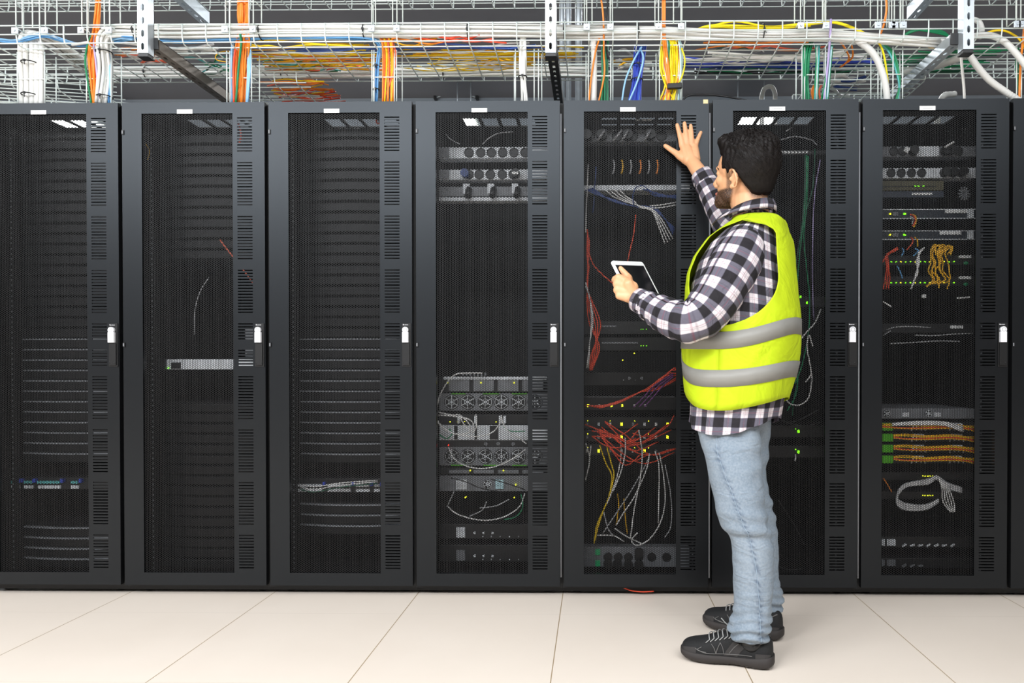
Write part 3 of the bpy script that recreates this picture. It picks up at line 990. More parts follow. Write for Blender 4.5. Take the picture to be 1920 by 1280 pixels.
# ---- seventh rack
s = socket_strip(5, 277, 296, [1674, 1690, 1711, 1770, 1795], M['greychassis'], 'upper grey power strip with black plugs in the seventh rack', 0.019)
MB().box((lx(5, 1716, s), -0.002, 0.0), (lx(5, 1758, s), 0, s['h'])).build('bright_face', M['silver'], s)
for u in (1768, 1780, 1708):
    MB().cyl((lx(5, u, s), -0.03, s['h'] / 2), (lx(5, u, s), 0, s['h'] / 2), 0.018, 14).build('plug', M['socket'], s)
MB().box((-0.008, -0.005, -0.009), (0.012, 0.002, 0.012), Matrix.Translation((lx(5, 1690, s), -0.036, s['h'] * .4)) @ Matrix.Rotation(0.5, 4, 'Y')).build('white_tag', M['label'], s)
s = socket_strip(5, 317, 336, [1669, 1688, 1707, 1726, 1768, 1785, 1800], M['silver'], 'lower silver power strip of round black sockets, seventh rack', 0.019)
for u in (1768, 1782, 1800):
    MB().cyl((lx(5, u, s), -0.03, s['h'] / 2), (lx(5, u, s), 0, s['h'] / 2), 0.018, 14).build('plug', M['socket'], s)
icable(5, 'white', [(1772, 276), (1780, 271), (1789, 266)], 0.0045, 'white tag end above the upper power strip, seventh rack', '', EY - 0.06)
s = unit(5, 341, 359, 'storage_server', mat('olive_panel', (92, 88, 66), 0.5, 0.1), 'olive striped drawer with three green lights, seventh rack', 'server', x1=0.395, depth=0.3)
for u in (1713, 1719, 1728):
    MB().box((lx(5, u, s), -0.003, 0.016), (lx(5, u, s) + 0.006, 0, 0.020)).build('status_light', M['ledg'], s)
MB().box((0.01, -0.002, 0.015), (0.3, 0.0, 0.018)).build('groove', M['darkunit'], s)
s = unit(5, 360, 372, 'storage_server', mat('slate_panel', (52, 60, 74), 0.4, 0.1), 'slate blue drawer with a white tag, under the olive drawer', 'server', x1=0.395, depth=0.3)
MB().box((lx(5, 1708, s), -0.003, 0.010), (lx(5, 1746, s), 0, 0.019)).build('white_tag', M['label'], s)
o = MB()
for i in range(12):
    a = 2 * PI * i / 12
    o.cyl(P(1808, 363, EY - 0.01), P(1808 + 11 * math.cos(a), 363 + 13 * math.sin(a), EY - 0.02), 0.0035, 6)
tag(o.build('plug_cluster', M['greychassis']), 'grey cluster of plugs right of the olive drawer, seventh rack', 'plug')
for v0, v1, ub, lab in ((394, 412, (1770, 1812), 'upper'), (434, 451, (1760, 1800), 'lower')):
    s = unit(5, v0, v1, 'network_switch', mat('navy_panel', (40, 48, 58), 0.4, 0.1), '%s navy switch with a white tag and small lights, seventh rack' % lab, 'network switch', depth=0.3)
    h = s['h']
    MB().box((0, -0.004, h - 0.003), (s['w'], 0, h)).build('top_trim', M['silver'], s)
    MB().box((0, -0.004, 0), (s['w'], 0, 0.003)).build('bottom_trim', M['silver'], s)
    MB().box((lx(5, ub[0], s), -0.004, h - 0.017), (lx(5, ub[1], s), 0, h - 0.003)).build('white_tag', M['label'], s)
    for u, c in ((1666, 'ledy'), (1692, 'ledg'), (1694, 'ledg')):
        MB().box((lx(5, u, s), -0.005, 0.018), (lx(5, u, s) + 0.006, 0, 0.024)).build('status_light', M[c], s)
    MB().box((lx(5, 1672, s), -0.008, 0.012), (lx(5, 1682, s), 0, 0.028)).build('connector', M['greychassis'], s)
    MB().box((lx(5, 1812, s), -0.01, 0.0), (lx(5, 1822, s), 0, h)).build('bracket', M['silver'], s)
for i, (c, pts) in enumerate((('red', [(1706, 402), (1713, 404), (1716, 414), (1711, 424)]), ('gold', [(1710, 402), (1717, 406), (1718, 416), (1713, 426)]), ('red', [(1708, 444), (1712, 452), (1706, 462), (1700, 468)]), ('gold', [(1714, 444), (1720, 450), (1721, 462)]),
                              ('grey', [(1706, 406), (1712, 410), (1710, 420)]))):
    icable(5, c, pts, 0.0028, ('%s cable arching from the %s navy switch' % ({'red': 'red', 'gold': 'yellow', 'grey': 'grey'}[c], 'upper' if i in (0, 1, 4) else 'lower')), '', EY - 0.05)
for v, lab in ((480, 'upper'), (519, 'lower')):
    s = unit(5, v, v + 18, 'network_switch', M['darkunit'], '%s dark switch with a line of green lights, seventh rack' % lab, 'network switch', depth=0.3)
    for j in range(15):
        MB().box((lx(5, 1660 + j * 9.0, s), -0.004, 0.012), (lx(5, 1660 + j * 9.0, s) + 0.005, 0, 0.016)).build('status_light', M['ledg'] if j % 3 else M['ledy'], s)
    MB().box((lx(5, 1796, s), -0.008, 0.028), (lx(5, 1818, s), 0, 0.040)).build('white_plug', M['label'], s)
    MB().ell((lx(5, 1807, s), -0.012, 0.006), (0.011, 0.008, 0.008)).build('plug_boot', CM['green'], s)
for i in range(3):
    icable(5, 'red', [(1654 + i * 4, 492 - i * 6), (1664, 478 - i), (1676 + i * 3, 468), (1682, 464 + i)], 0.004, 'red cable at the upper left of the green-lit switches', 'red cables left of the green-lit switches', EY - 0.05)
for i in range(3):
    icable(5, 'red', [(1660 + i * 2, 480), (1662 + i * 2, 500), (1660 + i * 4, 520), (1656 + i * 5, 542)], 0.003, 'red cable hanging at the left of the green-lit switches', 'red cables hanging in the seventh rack', EY - 0.05)
for pts in ([(1692, 464), (1694, 472), (1690, 480)], [(1716, 466), (1722, 470), (1712, 480)], [(1682, 498), (1688, 510), (1692, 522)]):
    icable(5, 'sky', pts, 0.003, 'short blue cable among the green-lit switches', 'blue cables of the seventh rack', EY - 0.05)
for i in range(4):
    icable(5, 'white', [(1734 - i * 2, 464 + i * 2), (1722 + i, 474), (1724 - i * 2, 490), (1718 + i, 510), (1713, 530 - i), (1708, 542)], 0.0032, 'white cable in the loose bundle of the seventh rack', 'white cables of the seventh rack', EY - 0.055)
for j in range(6):
    u0 = 1748 + j * 5.6
    for q in range(1 + (j % 2)):
        icable(5, 'gold', [(u0 + 6, 478), (u0 + random.uniform(6, 14), 466 - q * 3), (u0 + random.uniform(-2, 6), 460 + random.uniform(-2, 4)), (u0 - random.uniform(2, 12), 474), (u0 - 4 + q * 3 + random.uniform(-5, 5), 492), (u0 - 6 + (j % 3) * 3 + random.uniform(-8, 6), 508), (u0 + q * 4 + random.uniform(-7, 5), 524), (u0 - 10 + random.uniform(-8, 12), 536 + random.uniform(-8, 6))], 0.0030, 'yellow cable in the curly bunch of the seventh rack', 'curly yellow cables of the seventh rack', EY - 0.06)
s = empty('round_label', P(1733, 555, EY))
MB().cyl((0, -0.003, 0), (0, 0.02, 0), 0.008, 20).build('disc', M['label'], s)
tag(s, 'small round white disc below the curly yellow cables', 'label')
for pts in ([(1656, 565), (1663, 570), (1671, 575)], [(1794, 559), (1806, 558), (1819, 557)]):
    icable(5, 'white', pts, 0.0036, 'short white lead beside the round white disc, seventh rack', 'short white leads of the seventh rack', EY - 0.05)
s = unit(5, 607, 624, 'network_switch', M['darkunit'], 'dark switch with a white tag above the empty middle, seventh rack', 'network switch', depth=0.3)
MB().box((lx(5, 1781, s), -0.004, 0.018), (lx(5, 1805, s), 0, 0.030)).build('white_tag', M['label'], s)
for pts in ([(1662, 618), (1680, 613), (1710, 612), (1745, 614)], [(1656, 629), (1670, 620)], [(1715, 628), (1750, 629), (1790, 626), (1824, 625)], [(1668, 644), (1710, 642), (1760, 639), (1800, 640)]):
    icable(5, 'grey', pts, 0.0024, 'thin grey cable lying along the tagged switch, seventh rack', 'thin grey cables of the seventh rack', EY - 0.05)
# four rows with green blocks
s = unit(5, 765, 784, 'fan_module', M['greychassis'], 'grey unit with two round fans above the green blocks', 'fan module', depth=0.4)
for u in (1663, 1741):
    fan_part(s, lx(5, u, s), s['h'] * 0.5, 0.016, None)
MB().box((lx(5, 1692, s), -0.004, 0.008), (lx(5, 1704, s), 0, 0.026)).build('bright_plate', M['silver'], s)
MB().box((lx(5, 1752, s), -0.004, 0.008), (lx(5, 1764, s), 0, 0.026)).build('bright_plate', M['silver'], s)
for i, v in enumerate((793, 813, 833.5, 853.5)):
    s = unit(5, v - 3, v + 14, 'power_shelf', M['darkunit'], 'dark shelf with green block and yellow leads, %s of four' % ('topmost', 'second from the top', 'third from the top', 'lowest')[i], 'power shelf', depth=0.4)
    MB().box((lx(5, 1654, s), -0.012, 0.002), (lx(5, 1673, s), 0, 0.034)).build('green_block', M['greenled'], s, bevel=0.001)
    for u in (1721, 1792):
        q = MB()
        x = lx(5, u, s)
        for a in (-1, 1):
            q.cyl((x + a * 0.030, -0.01, 0.002), (x + a * 0.018, -0.01, 0.032), 0.0035, 6)
            q.cyl((x + a * 0.010, -0.01, 0.004), (x + a * 0.007, -0.01, 0.030), 0.003, 6)
        q.box((x - 0.022, -0.014, 0.026), (x + 0.022, 0, 0.034))
        q.build('cable_guide', M['silver'], s)
    for j in range(4):
        icable(5, ('gold', 'yellow', 'red', 'gold')[j], [(1654 if i == 0 else 1675, v + 2 + j * 2), (1700, v + 1 + j * 3 + (2 if j == 2 else 0)), (1735, v + 4 + j * 2.2), (1780, v + 2 + j * 2.5), (1808, v + 5 + j * 2), (1826, v + 6 + j * 3)], 0.0026,
               '%s lead running along the %s green-block shelf' % ('red' if j == 2 else 'yellow', ('topmost', 'second', 'third', 'lowest')[i]), '' if j == 2 else 'yellow leads of the %s shelf' % ('topmost', 'second', 'third', 'lowest')[i], EY - 0.05)
for j in range(4):
    icable(5, 'white', [(1672, 794 + j), (1720, 790 + j * 2), (1770, 791 + j * 2), (1806, 800 + j * 3)], 0.003, 'white lead across the topmost green-block shelf', 'white leads of the topmost shelf', EY - 0.06)
# grey ribbon bundles
for i in range(7):
    icable(5, 'white' if i % 2 else 'grey', [(1684, 918 + i * 1.5), (1700, 906 + i), (1740, 898 + i * 1.5), (1756, 892 + i), (1776, 905 + i * 1.6), (1804, 914 + i * 1.6)], 0.0034, 'pale cable in the upper arm of the low grey bundle', 'pale cables of the low bundle, upper arm', EY - 0.05)
for i in range(7):
    icable(5, 'white' if i % 2 else 'grey', [(1684, 920 + i), (1682, 934 + i * 2), (1700, 944 + i * 2), (1735, 946 + i * 1.5), (1760, 935 + i)], 0.0034, 'pale cable in the lower arm of the low grey bundle', 'pale cables of the low bundle, lower arm', EY - 0.05)
for i in range(5):
    icable(5, 'white', [(1760, 897), (1766 + i * 3, 915), (1768 + i * 5, 940), (1782 + i * 2, 960)], 0.0026, 'pale cable falling from the peak of the low grey bundle', 'pale cables falling from the low bundle', EY - 0.06)
s = unit(5, 938, 952, 'cable_tray_plate', M['silver'], 'bright perforated plate left of the low grey bundle', 'rack plate', x1=0.12, depth=0.1)
MB().box((0.0, -0.003, 0.01), (0.055, 0, 0.026)).build('dark_slot', M['darkunit'], s)
for v in (890, 926):
    s = unit(5, v - 6, v + 8, 'patch_bay', M['darkunit'], 'dark panel with a dotted yellow row %s the grey bundle peak' % ('above' if v < 900 else 'below'), 'patch panel', depth=0.2)
    for j in range(5):
        MB().box((lx(5, 1730 + j * 4.6, s), -0.004, 0.014), (lx(5, 1730 + j * 4.6, s) + 0.004, 0, 0.018)).build('status_light', M['ledy'], s)
icable(5, 'orange', [(1656, 896), (1664, 908), (1672, 922)], 0.0026, 'thin orange lead left of the low grey bundle', '', EY - 0.05)
for v0, v1, lab in ((1004, 1024, 'upper'), (1044, 1062, 'lower')):
    s = unit(5, v0, v1, 'power_distributor', M['darkunit'], '%s dark distributor with a bright breaker near the floor, seventh rack' % lab, 'power strip', depth=0.3)
    MB().box((lx(5, 1653, s), -0.01, 0.01), (lx(5, 1659, s), 0, 0.036)).box((lx(5, 1663, s), -0.01, 0.010), (lx(5, 1679, s), 0, 0.036)).build('breaker', M['silver'] if lab == 'upper' else M['greychassis'], s)
    for j in range(7 if lab == 'upper' else 3):
        x = lx(5, 1695 + j * 15, s)
        MB().box((-0.010, -0.012, -0.003), (0.010, -0.003, 0.003), Matrix.Translation((x, -0.002, 0.012)) @ Matrix.Rotation(-0.6 + 0.2 * (j % 3), 4, 'Y')).build('toggle', M['silver'] if lab == 'upper' else M['greychassis'], s)
icable(3, 'red', [(1168, 1101), (1185, 1107), (1206, 1109), (1226, 1108)], 0.0028, 'loose red cable end on the floor under the fifth rack', '', 2.93)
# ------------------------------------------------------------------ overhead: wire trays, channels, cable bundles
TZ = Z(75, 2.88)
TYF, TYB = 2.88, 3.28
WR = 0.0026


def seg(mb, a, b, r=WR, n=6):
    mb.cyl(a, b, r, n)


def wire_tray(x0, x1, y0, y1, z, h, label, group=None, step=0.0965, ph=0.0, name='cable_tray', M4=None, rows=(0.5, 1.0)):
    """basket tray along x: long wires under cross wires bent up at both sides"""
    root = empty(name, ((x0 + x1) / 2, (y0 + y1) / 2, z))
    if M4 is not None:
        root.matrix_world = M4
    ox, oy = (x0 + x1) / 2, (y0 + y1) / 2
    ys = [y0 + (y1 - y0) * i / round((y1 - y0) / 0.05) for i in range(round((y1 - y0) / 0.05) + 1)]
    a, b = x0 - ox, x1 - ox
    mb = MB()
    for y in ys:
        seg(mb, (a, y - oy, 0), (b, y - oy, 0))
    mb.build('floor_wires', M['wire'], root)
    for yy in (y0, y1):
        sr = MB()
        for q in rows:
            seg(sr, (a, yy - oy, h * q), (b, yy - oy, h * q), WR * (1.15 if q == 1.0 else 1))
        sr.build('side_rail', M['wire'], root)
    cw = MB()
    x = x0 + ph
    while x < x1:
        d = 2 * WR
        p = [(x - ox, y0 - oy - d, h), (x - ox, y0 - oy - d, h * .35), (x - ox, y0 - oy - d + 0.006, 0.002), (x - ox, y0 - oy + 0.012, -d), (x - ox, y1 - oy - 0.012, -d), (x - ox, y1 - oy + d - 0.006, 0.002), (x - ox, y1 - oy + d, h * .35), (x - ox, y1 - oy + d, h)]
        cw.tube(p, WR, 6)
        x += step
    cw.build('cross_wires', M['wire'], root)
    tag(root, label, 'cable tray', group)
    return root


wire_tray(-3.3, 2.9, TYF, TYB, TZ, 0.072, 'long wire cable tray full of cables right above the rack row', ph=(X(746, 2.88) + 3.3) % 0.0965)
wire_tray(-3.3, 2.9, 2.98, 3.38, 2.625, 0.075, 'higher empty wire cable tray at the very top of the picture', ph=0.03)
q = wire_tray(X(470, 3.27), X(604, 3.27), 3.10, 3.40, 2.17, 0.05, 'short low wire tray with red cables behind the third rack top')
q = wire_tray(X(1500, 3.27), X(1700, 3.27), 3.10, 3.40, 2.17, 0.05, 'short low wire tray behind the sixth and seventh rack tops')
q = wire_tray(-1.7, 0.0, 0, 0.34, 0, 0.05, 'wire tray angling away at the far left, behind the white hoses', M4=Matrix.Translation((X(175, 3.3) - 0.85, 3.44, 2.268)) @ Matrix.Rotation(R(12), 4, 'Z'))


# ---- vertical basket pieces that link the trays and drop to the racks
def wire_drop(us, v_top, v_bot, y, label, group, depth=0.05, lower=False):
    """us: photo columns of the front wires"""
    z0 = RTOP + 0.002 if lower else Z(v_bot, y)
    z1 = TZ - 0.006 if lower else 3.05
    x0 = X(us[0], y)
    root = empty('vertical_wire_tray', (x0, y, z0))
    h = z1 - z0
    for u in us:
        mb = MB()
        seg(mb, (X(u, y) - x0, 0, 0), (X(u, y) - x0, 0, h), WR * 0.95)
        mb.build('wire', M['wire'], root)
    w = X(us[-1], y) - x0
    z = 0.0
    while z <= h + 1e-6:
        mb = MB()
        mb.tube([(-2 * WR, depth, z), (-2 * WR, 0.0090, z), (0.004, 0.0050, z), (w - 0.004, 0.0050, z), (w + 2 * WR, 0.0090, z), (w + 2 * WR, depth, z)], WR * 0.9, 6)
        mb.build('rung', M['wire'], root)
        z += 0.1 if not lower else 0.118
    for x in (-2 * WR - 0.0045, w + 2 * WR + 0.0045):
        mb = MB()
        seg(mb, (x, depth, 0), (x, depth, h))
        mb.build('wire', M['wire'], root)
    if not lower:
        for u in (us[0], us[-1]):
            x = X(u, y) - x0
            zz = Z(52, y) - z0
            c = MB().box((x - 0.0125, -0.009, zz - 0.013), (x + 0.0125, -0.003, zz + 0.013))
            c.cyl((x, -0.013, zz), (x, -0.008, zz), 0.005, 10)
            c.build('clamp', M['zinc'], root, bevel=0.001)
    tag(root, label, 'cable tray', group)
    return root


DY = 2.868
UPS = [((35, 47, 66, 79, 90), 'leftmost vertical wire piece, above the white hoses at the far left'), ((158, 168, 200, 210), 'vertical wire piece behind the first orange bundle'),
       ((426, 434, 470, 478), 'vertical wire piece around the large orange bundle'), ((699, 706, 738, 746), 'vertical wire piece above the orange and blue drop in the middle'),
       ((1100, 1110, 1144), 'vertical wire piece right of the middle channel post'), ((1234, 1262, 1276), 'vertical wire piece around the orange strand above the yellow drop'),
       ((1499, 1506, 1527, 1540, 1546), 'vertical wire piece above the green cable drop'), ((1643, 1650, 1669), 'vertical wire piece left of the right upper channel'), ((1674, 1686, 1690), 'narrow vertical wire piece beside the right upper channel'), ((1902, 1910), 'vertical wire piece at the right edge of the picture')]
for us, lab in UPS:
    wire_drop(us, 0, 44, DY, lab, 'vertical wire pieces above the tray')
DLY = 2.945
LOW = [((37, 88), 'wire ladder behind the white hoses over the leftmost rack'), ((166, 212), 'wire ladder at the first orange drop'), ((428, 434, 474), 'wire ladder at the large orange drop'), ((699, 703, 741, 745), 'wire ladder at the orange and blue drop'),
       ((967, 1002, 1010), 'wire ladder at the white splayed drop'), ((1103, 1145), 'wire ladder at the white hose and green drop'), ((1236, 1276), 'wire ladder at the yellow drop'), ((1502, 1507, 1530, 1546), 'wire ladder at the green drop'),
       ((1644, 1650, 1672, 1690), 'wire ladder at the curved white hose'), ((1903, 1912), 'wire ladder at the right edge of the picture')]
for us, lab in LOW:
    wire_drop(us, 75, 188, DLY, lab, 'wire ladders between tray and racks', lower=True)


# ---- slotted channels
def channel(length, w, d, label, M4, m, pitch=0.05, slot=(0.011, 0.028), closed_end=True, name='slotted_channel'):
    """U channel along local z; slotted face towards local -y"""
    root = empty(name)
    root.matrix_world = M4
    t = 0.0025
    mb = MB()
    sw, sl = slot
    mb.box((-w / 2, 0, 0), (-sw / 2, t, length))
    mb.box((sw / 2, 0, 0), (w / 2, t, length))
    z = 0.0
    n = int(length / pitch)
    for i in range(n):
        z1 = i * pitch + (pitch - sl) / 2
        mb.box((-sw / 2, 0, z), (sw / 2, t, z1))
        # rounded slot ends
        for zc, sgn in ((z1, 1), (z1 + sl, -1)):
            for s in (-1, 1):
                mb.quad([(s * sw / 2, 0, zc), (s * sw / 2, 0, zc + sgn * sw * .45), (s * sw * .2, 0, zc + sgn * sw * .12), (0, 0, zc)])
        z = z1 + sl
    mb.box((-sw / 2, 0, z), (sw / 2, t, length))
    mb.box((-w / 2, t, 0), (-w / 2 + t, d, length))
    mb.box((w / 2 - t, t, 0), (w / 2, d, length))
    mb.box((-w / 2 + t, d - t, 0), (-w / 2 + 0.010, d, length))
    mb.box((w / 2 - 0.010, d - t, 0), (w / 2, d, length))
    mb.build('profile', m, root)
    if closed_end:
        MB().box((-w / 2 + t, t, -0.012), (w / 2 - t, d - t, 0.003)).box((-w / 2 - .001, -.001, -0.014), (w / 2 + .001, d + .001, -0.010)).build('end_cap', M['blackplastic'], root)
    tag(root, label, 'slotted channel')
    return root


for u, v, lab in ((271, 94, 'vertical slotted channel post at the left, over the gap right of the leftmost rack'), (1032.5, 98, 'vertical slotted channel post in the middle, over the fifth rack'), (1813, 96, 'vertical slotted channel post at the right, over the seventh rack')):
    y = 2.75
    zb = Z(v, y)
    channel(3.38 - zb, 0.041, 0.041, lab, Matrix.Translation((X(u, y), y, zb)), M['zinc'])
    # clamp bolts
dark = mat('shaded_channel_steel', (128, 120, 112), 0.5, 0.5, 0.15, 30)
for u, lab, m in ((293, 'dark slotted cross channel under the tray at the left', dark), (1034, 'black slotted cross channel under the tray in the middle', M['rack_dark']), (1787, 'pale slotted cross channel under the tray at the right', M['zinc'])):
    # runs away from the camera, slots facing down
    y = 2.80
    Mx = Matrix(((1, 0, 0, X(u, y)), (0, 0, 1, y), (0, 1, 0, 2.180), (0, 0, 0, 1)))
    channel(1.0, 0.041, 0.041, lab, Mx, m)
for u, v, lab in ((388, 40, 'upper slotted channel at the left, its cut end behind the white bundle'), (1706, 40, 'upper slotted channel at the right, its cut end pointing down left')):
    y = 3.30
    Mx = Matrix(((1, 0, 0, X(u, y)), (0, 0, -1, y), (0, 1, 0, Z(v, y)), (0, 0, 0, 1)))
    ch = channel(0.9, 0.041, 0.055, lab, Mx, M['zinc'], closed_end=False)
    for q in (0.15, 0.7):
        MB().cyl((0, 0.02, q), (0, WZ - Z(v, y), q), 0.004, 8).build('hanger_rod', M['zinc'], ch)

# grey pipes rising behind the middle post
for i, u in enumerate((1054, 1066, 1085)):
    y = 3.75
    o = MB().cyl((X(u, y), y, 2.25), (X(u, y), y, 3.38), 0.014 if i < 2 else 0.018, 14).build('grey_pipe', M['zinc'])
    tag(o, 'grey vertical pipe behind the middle channel post, %s of three' % ('first from the left', 'second from the left', 'third from the left')[i], 'pipe', 'grey pipes behind the middle post')
for i, u in enumerate((1062, 1076, 1086, 1098)):
    y = 3.6
    o = MB().cyl((X(u, y), y, 2.0), (X(u, y), y, 2.24), 0.011, 12).build('grey_pipe', M['zinc'])
    tag(o, 'short grey pipe stub standing on the rack top behind the middle post', 'pipe', 'short pipe stubs behind the middle post')
# far wall bracket: two arms and a dark box
r = empty('wall_bracket', P(855, 170, 6.5))
MB().box((-0.022, -0.02, -0.04), (0.022, 0.04, 0.04)).build('hub', M['blackplastic'], r)
for s in (-1, 1):
    MB().cyl((0, 0.01, 0.03), (s * 0.19, 0.01, -0.06), 0.010, 8).build('arm', M['zinc'], r)
    MB().box((s * 0.19 - 0.012, -0.01, -0.075), (s * 0.19 + 0.012, 0.04, -0.03)).build('pad', M['blackplastic'], r)
tag(r, 'blurred two-armed bracket on the far wall above the fourth rack', 'bracket')


# ---- cables
def cable(col, pts, r, label, group=None, seg_=5, name='cable', n=6, disp=None):
    o = MB().tube(spl(pts, seg_), r, n, True, 0, 1.0, disp).build(name, CM[col])
    tag(o, label, 'cable', group)
    return o


def bundle(cols, n, rad, r, path, label, group, jit=0.35, seg_=4, name='cable', end_spread=1.0, seed=1):
    """n cables following one path at their own place in the cross-section"""
    rnd = random.Random(seed)
    pl = spl(path, seg_)
    fr = frames(pl)
    out = []
    for i in range(n):
        q = rad * math.sqrt((i + 0.5) / n)
        a = i * 2.39996
        ph = rnd.uniform(0, 6.28)
        pts = []
        for j, p in enumerate(pl):
            k = q * (1 + (end_spread - 1) * max(0, (j / (len(pl) - 1) - 0.4) / 0.6))
            aa = a + jit * math.sin(j * 0.45 + ph)
            pts.append(p + fr[j][0] * math.cos(aa) * k + fr[j][1] * math.sin(aa) * k)
        c = cols[i % len(cols)]
        o = MB().tube(pts, r, 6).build(name, CM[c])
        o['label'] = label if isinstance(label, str) else label[c]
        tag(o, None, 'cable', group if isinstance(group, str) else group[c])
        out.append(o)
    return out


def tie(u, v, y, r, ax, label='black cable tie around a cable bundle overhead'):
    c = P(u, v, y)
    d = Vector(ax).normalized()
    a = d.orthogonal().normalized()
    b = d.cross(a)
    pts = [c + a * math.cos(t) * r + b * math.sin(t) * r for t in np.linspace(0, 2 * PI, 22)]
    mb = MB().tube(pts, 0.0022, 6, False)
    k = c - Vector((0, r, 0)) if abs(d.y) < 0.7 else c + a * r
    mb.box(tuple(k + Vector((-0.004, -0.003, -0.004))), tuple(k + Vector((0.004, 0.003, 0.004))))
    mb.cyl(k, k + Vector((0.006, -0.006, -0.020)), 0.0016, 5)
    o = mb.build('cable_tie', M['tie'])
    tag(o, label, 'cable tie', 'black cable ties on the overhead bundles')


YB = 2.915
# the long white bundle lying in the front of the tray
bundle(['sleeve'], 14, 0.027, 0.0062, [P(193, 196, 2.96), P(196, 140, 2.955), P(193, 98, 2.93), P(197, 70, YB), P(222, 58, YB), P(320, 58, YB), P(480, 58, YB), P(720, 60, YB), P(960, 57, YB), P(1100, 60, YB), P(1220, 61, YB), P(1330, 65, YB), P(1440, 66, YB), P(1540, 66, YB), P(1640, 72, YB), P(1760, 80, YB)],
       'white cable in the long thick bundle lying along the front of the tray', 'white cables of the long front bundle', 0.25, 4, 'white_cable', 0.62)
for u in (256, 490, 684, 878, 1058, 1196, 1430):
    tie(u, 60, YB, 0.031, (1, 0, 0.0))
tie(195, 98, 2.93, 0.030, (0, 0, 1))
tie(196, 182, 2.955, 0.030, (0, 0, 1))
# far left: hoses coming over the tray and down to the leftmost rack
for i, u in enumerate((40, 50, 60, 69, 78)):
    o = cable('sleeve', [P(u, 198, 2.965), P(u, 150, 2.96), P(u - (2 if i < 2 else 0), 95, 2.93 + i * .004), P(u + 2, 70 - (4 if i < 2 else 0), 2.925 + i * 0.01), P(u + 22, 62 + i * 2, 2.96), P(u + 62, 88 + i * 3, 3.06), P(u + 110, 128, 3.20), P(u + 160, 137, 3.25)], 0.0098,
              'thick white cable folding over the tray down to the leftmost rack', 'thick white cables at the far left', 5, 'white_cable', 10)
tie(56, 118, 2.945, 0.030, (0, 0, 1))
tie(56, 178, 2.962, 0.030, (0, 0, 1))
bundle(['sleeve', 'white', 'sleeve'], 9, 0.024, 0.0062, [P(70, 70, 2.94), P(100, 82, 3.0), P(135, 112, 3.12), P(175, 138, 3.22), P(230, 136, 3.25), P(330, 137, 3.25), P(480, 138, 3.25), P(640, 138, 3.25), P(800, 137, 3.25), P(920, 136, 3.25), P(1020, 136, 3.25), P(1110, 136, 3.25)],
       'white cable in the bundle at the back of the tray, left half', 'white cables of the rear bundle', 0.25, 4, 'white_cable', seed=5)
for u in (275, 530, 832, 1040):
    tie(u, 137, 3.25, 0.026, (1, 0, 0))
bundle(['sky', 'lightblue'], 6, 0.010, 0.0030, [P(0, 76, 2.92), P(30, 78, 2.92), P(80, 66, 2.93), P(110, 74, 2.97), P(150, 84, 2.98), P(205, 78, 2.94), P(260, 70, 2.925), P(330, 78, 2.94), P(420, 74, 2.93), P(520, 69, 2.915), P(620, 70, 2.91), P(680, 72, 2.91), P(704, 76, 2.92), P(713, 90, 2.945), P(708, 125, 2.955), P(705, 198, 2.965)],
       'light blue cable along the underside of the white bundle to the orange and blue drop', 'light blue tray cables', 0.4, 4, seed=3)
tie(706, 124, 2.955, 0.013, (0, 0, 1))
tie(705, 168, 2.962, 0.013, (0, 0, 1))
bundle(['lightblue', 'sky'], 4, 0.008, 0.0032, [P(206, 196, 2.955), P(206, 140, 2.95), P(205, 90, 2.94), P(206, 74, 2.925), P(225, 70, 2.915), P(250, 72, 2.91)], 'light blue cable beside the bent white bundle at the first orange drop', 'light blue cables at the first orange drop', seed=4)
# orange drops
OR = ['orange', 'orange', 'gold', 'orange', 'orange']
OC = ['orange']


def fan_drop(col, n, u_top, v_top, y_top, mid, u_bot, label, group, r=0.0032, seed=1, y_bot=2.962, v_bot=198, name='cable', wig=2.0, bow=0.0):
    rnd = random.Random(seed)
    for i in range(n):
        t = (i + 0.5) / n
        ut = u_top[0] + (u_top[1] - u_top[0]) * t
        ub = u_bot[0] + (u_bot[1] - u_bot[0]) * ((t + rnd.uniform(-.18, .18)) % 1.0 if rnd.random() < .4 else t)
        pts = [P(ut, v_top, y_top + rnd.uniform(-.008, .008))]
        for (m0, m1, v, y) in mid:
            pts.append(P(m0 + (m1 - m0) * t + rnd.uniform(-wig, wig) * .5, v + rnd.uniform(-2, 2), y + rnd.uniform(-.010, .010)))
        pts.append(P(ub, v_bot, y_bot + rnd.uniform(-.01, .02)))
        c = col[i % len(col)]
        o = MB().tube(spl(pts, 5), r, 6).build(name, CM[c])
        tag(o, label, 'cable', group)


fan_drop(OC, 13, (181, 189), -14, 2.88, [(178, 187, 30, 2.885), (172, 186, 66, 2.905), (165, 189, 96, 2.935), (167, 189, 140, 2.95)], (171, 188), 'orange cable in the bulging first drop at the left', 'orange cables of the left drop')
cable('green', [P(176, 60, 2.92), P(167, 76, 2.92), P(160, 110, 2.93), P(164, 150, 2.945), P(172, 198, 2.96)], 0.0036, 'single green cable hugging the left side of the first orange drop')
cable('purple', [P(178, 62, 2.90), P(176, 85, 2.915), P(180, 120, 2.925), P(187, 198, 2.945)], 0.0034, 'purple cable running through the first orange drop')
fan_drop(OC, 15, (446, 468), -14, 2.885, [(446, 467, 30, 2.89), (447, 465, 52, 2.90), (442, 468, 80, 2.925), (440, 466, 120, 2.945)], (437, 463), 'orange cable in the large drop left of centre', 'orange cables of the large drop', seed=2)
cable('green', [P(450, 60, 2.90), P(452, 84, 2.912), P(447, 130, 2.93), P(442, 198, 2.945)], 0.0045, 'single green cable running through the large orange drop')
cable('red', [P(441, 92, 2.92), P(438, 130, 2.935), P(439, 198, 2.945)], 0.0042, 'red cable at the left of the large orange drop')
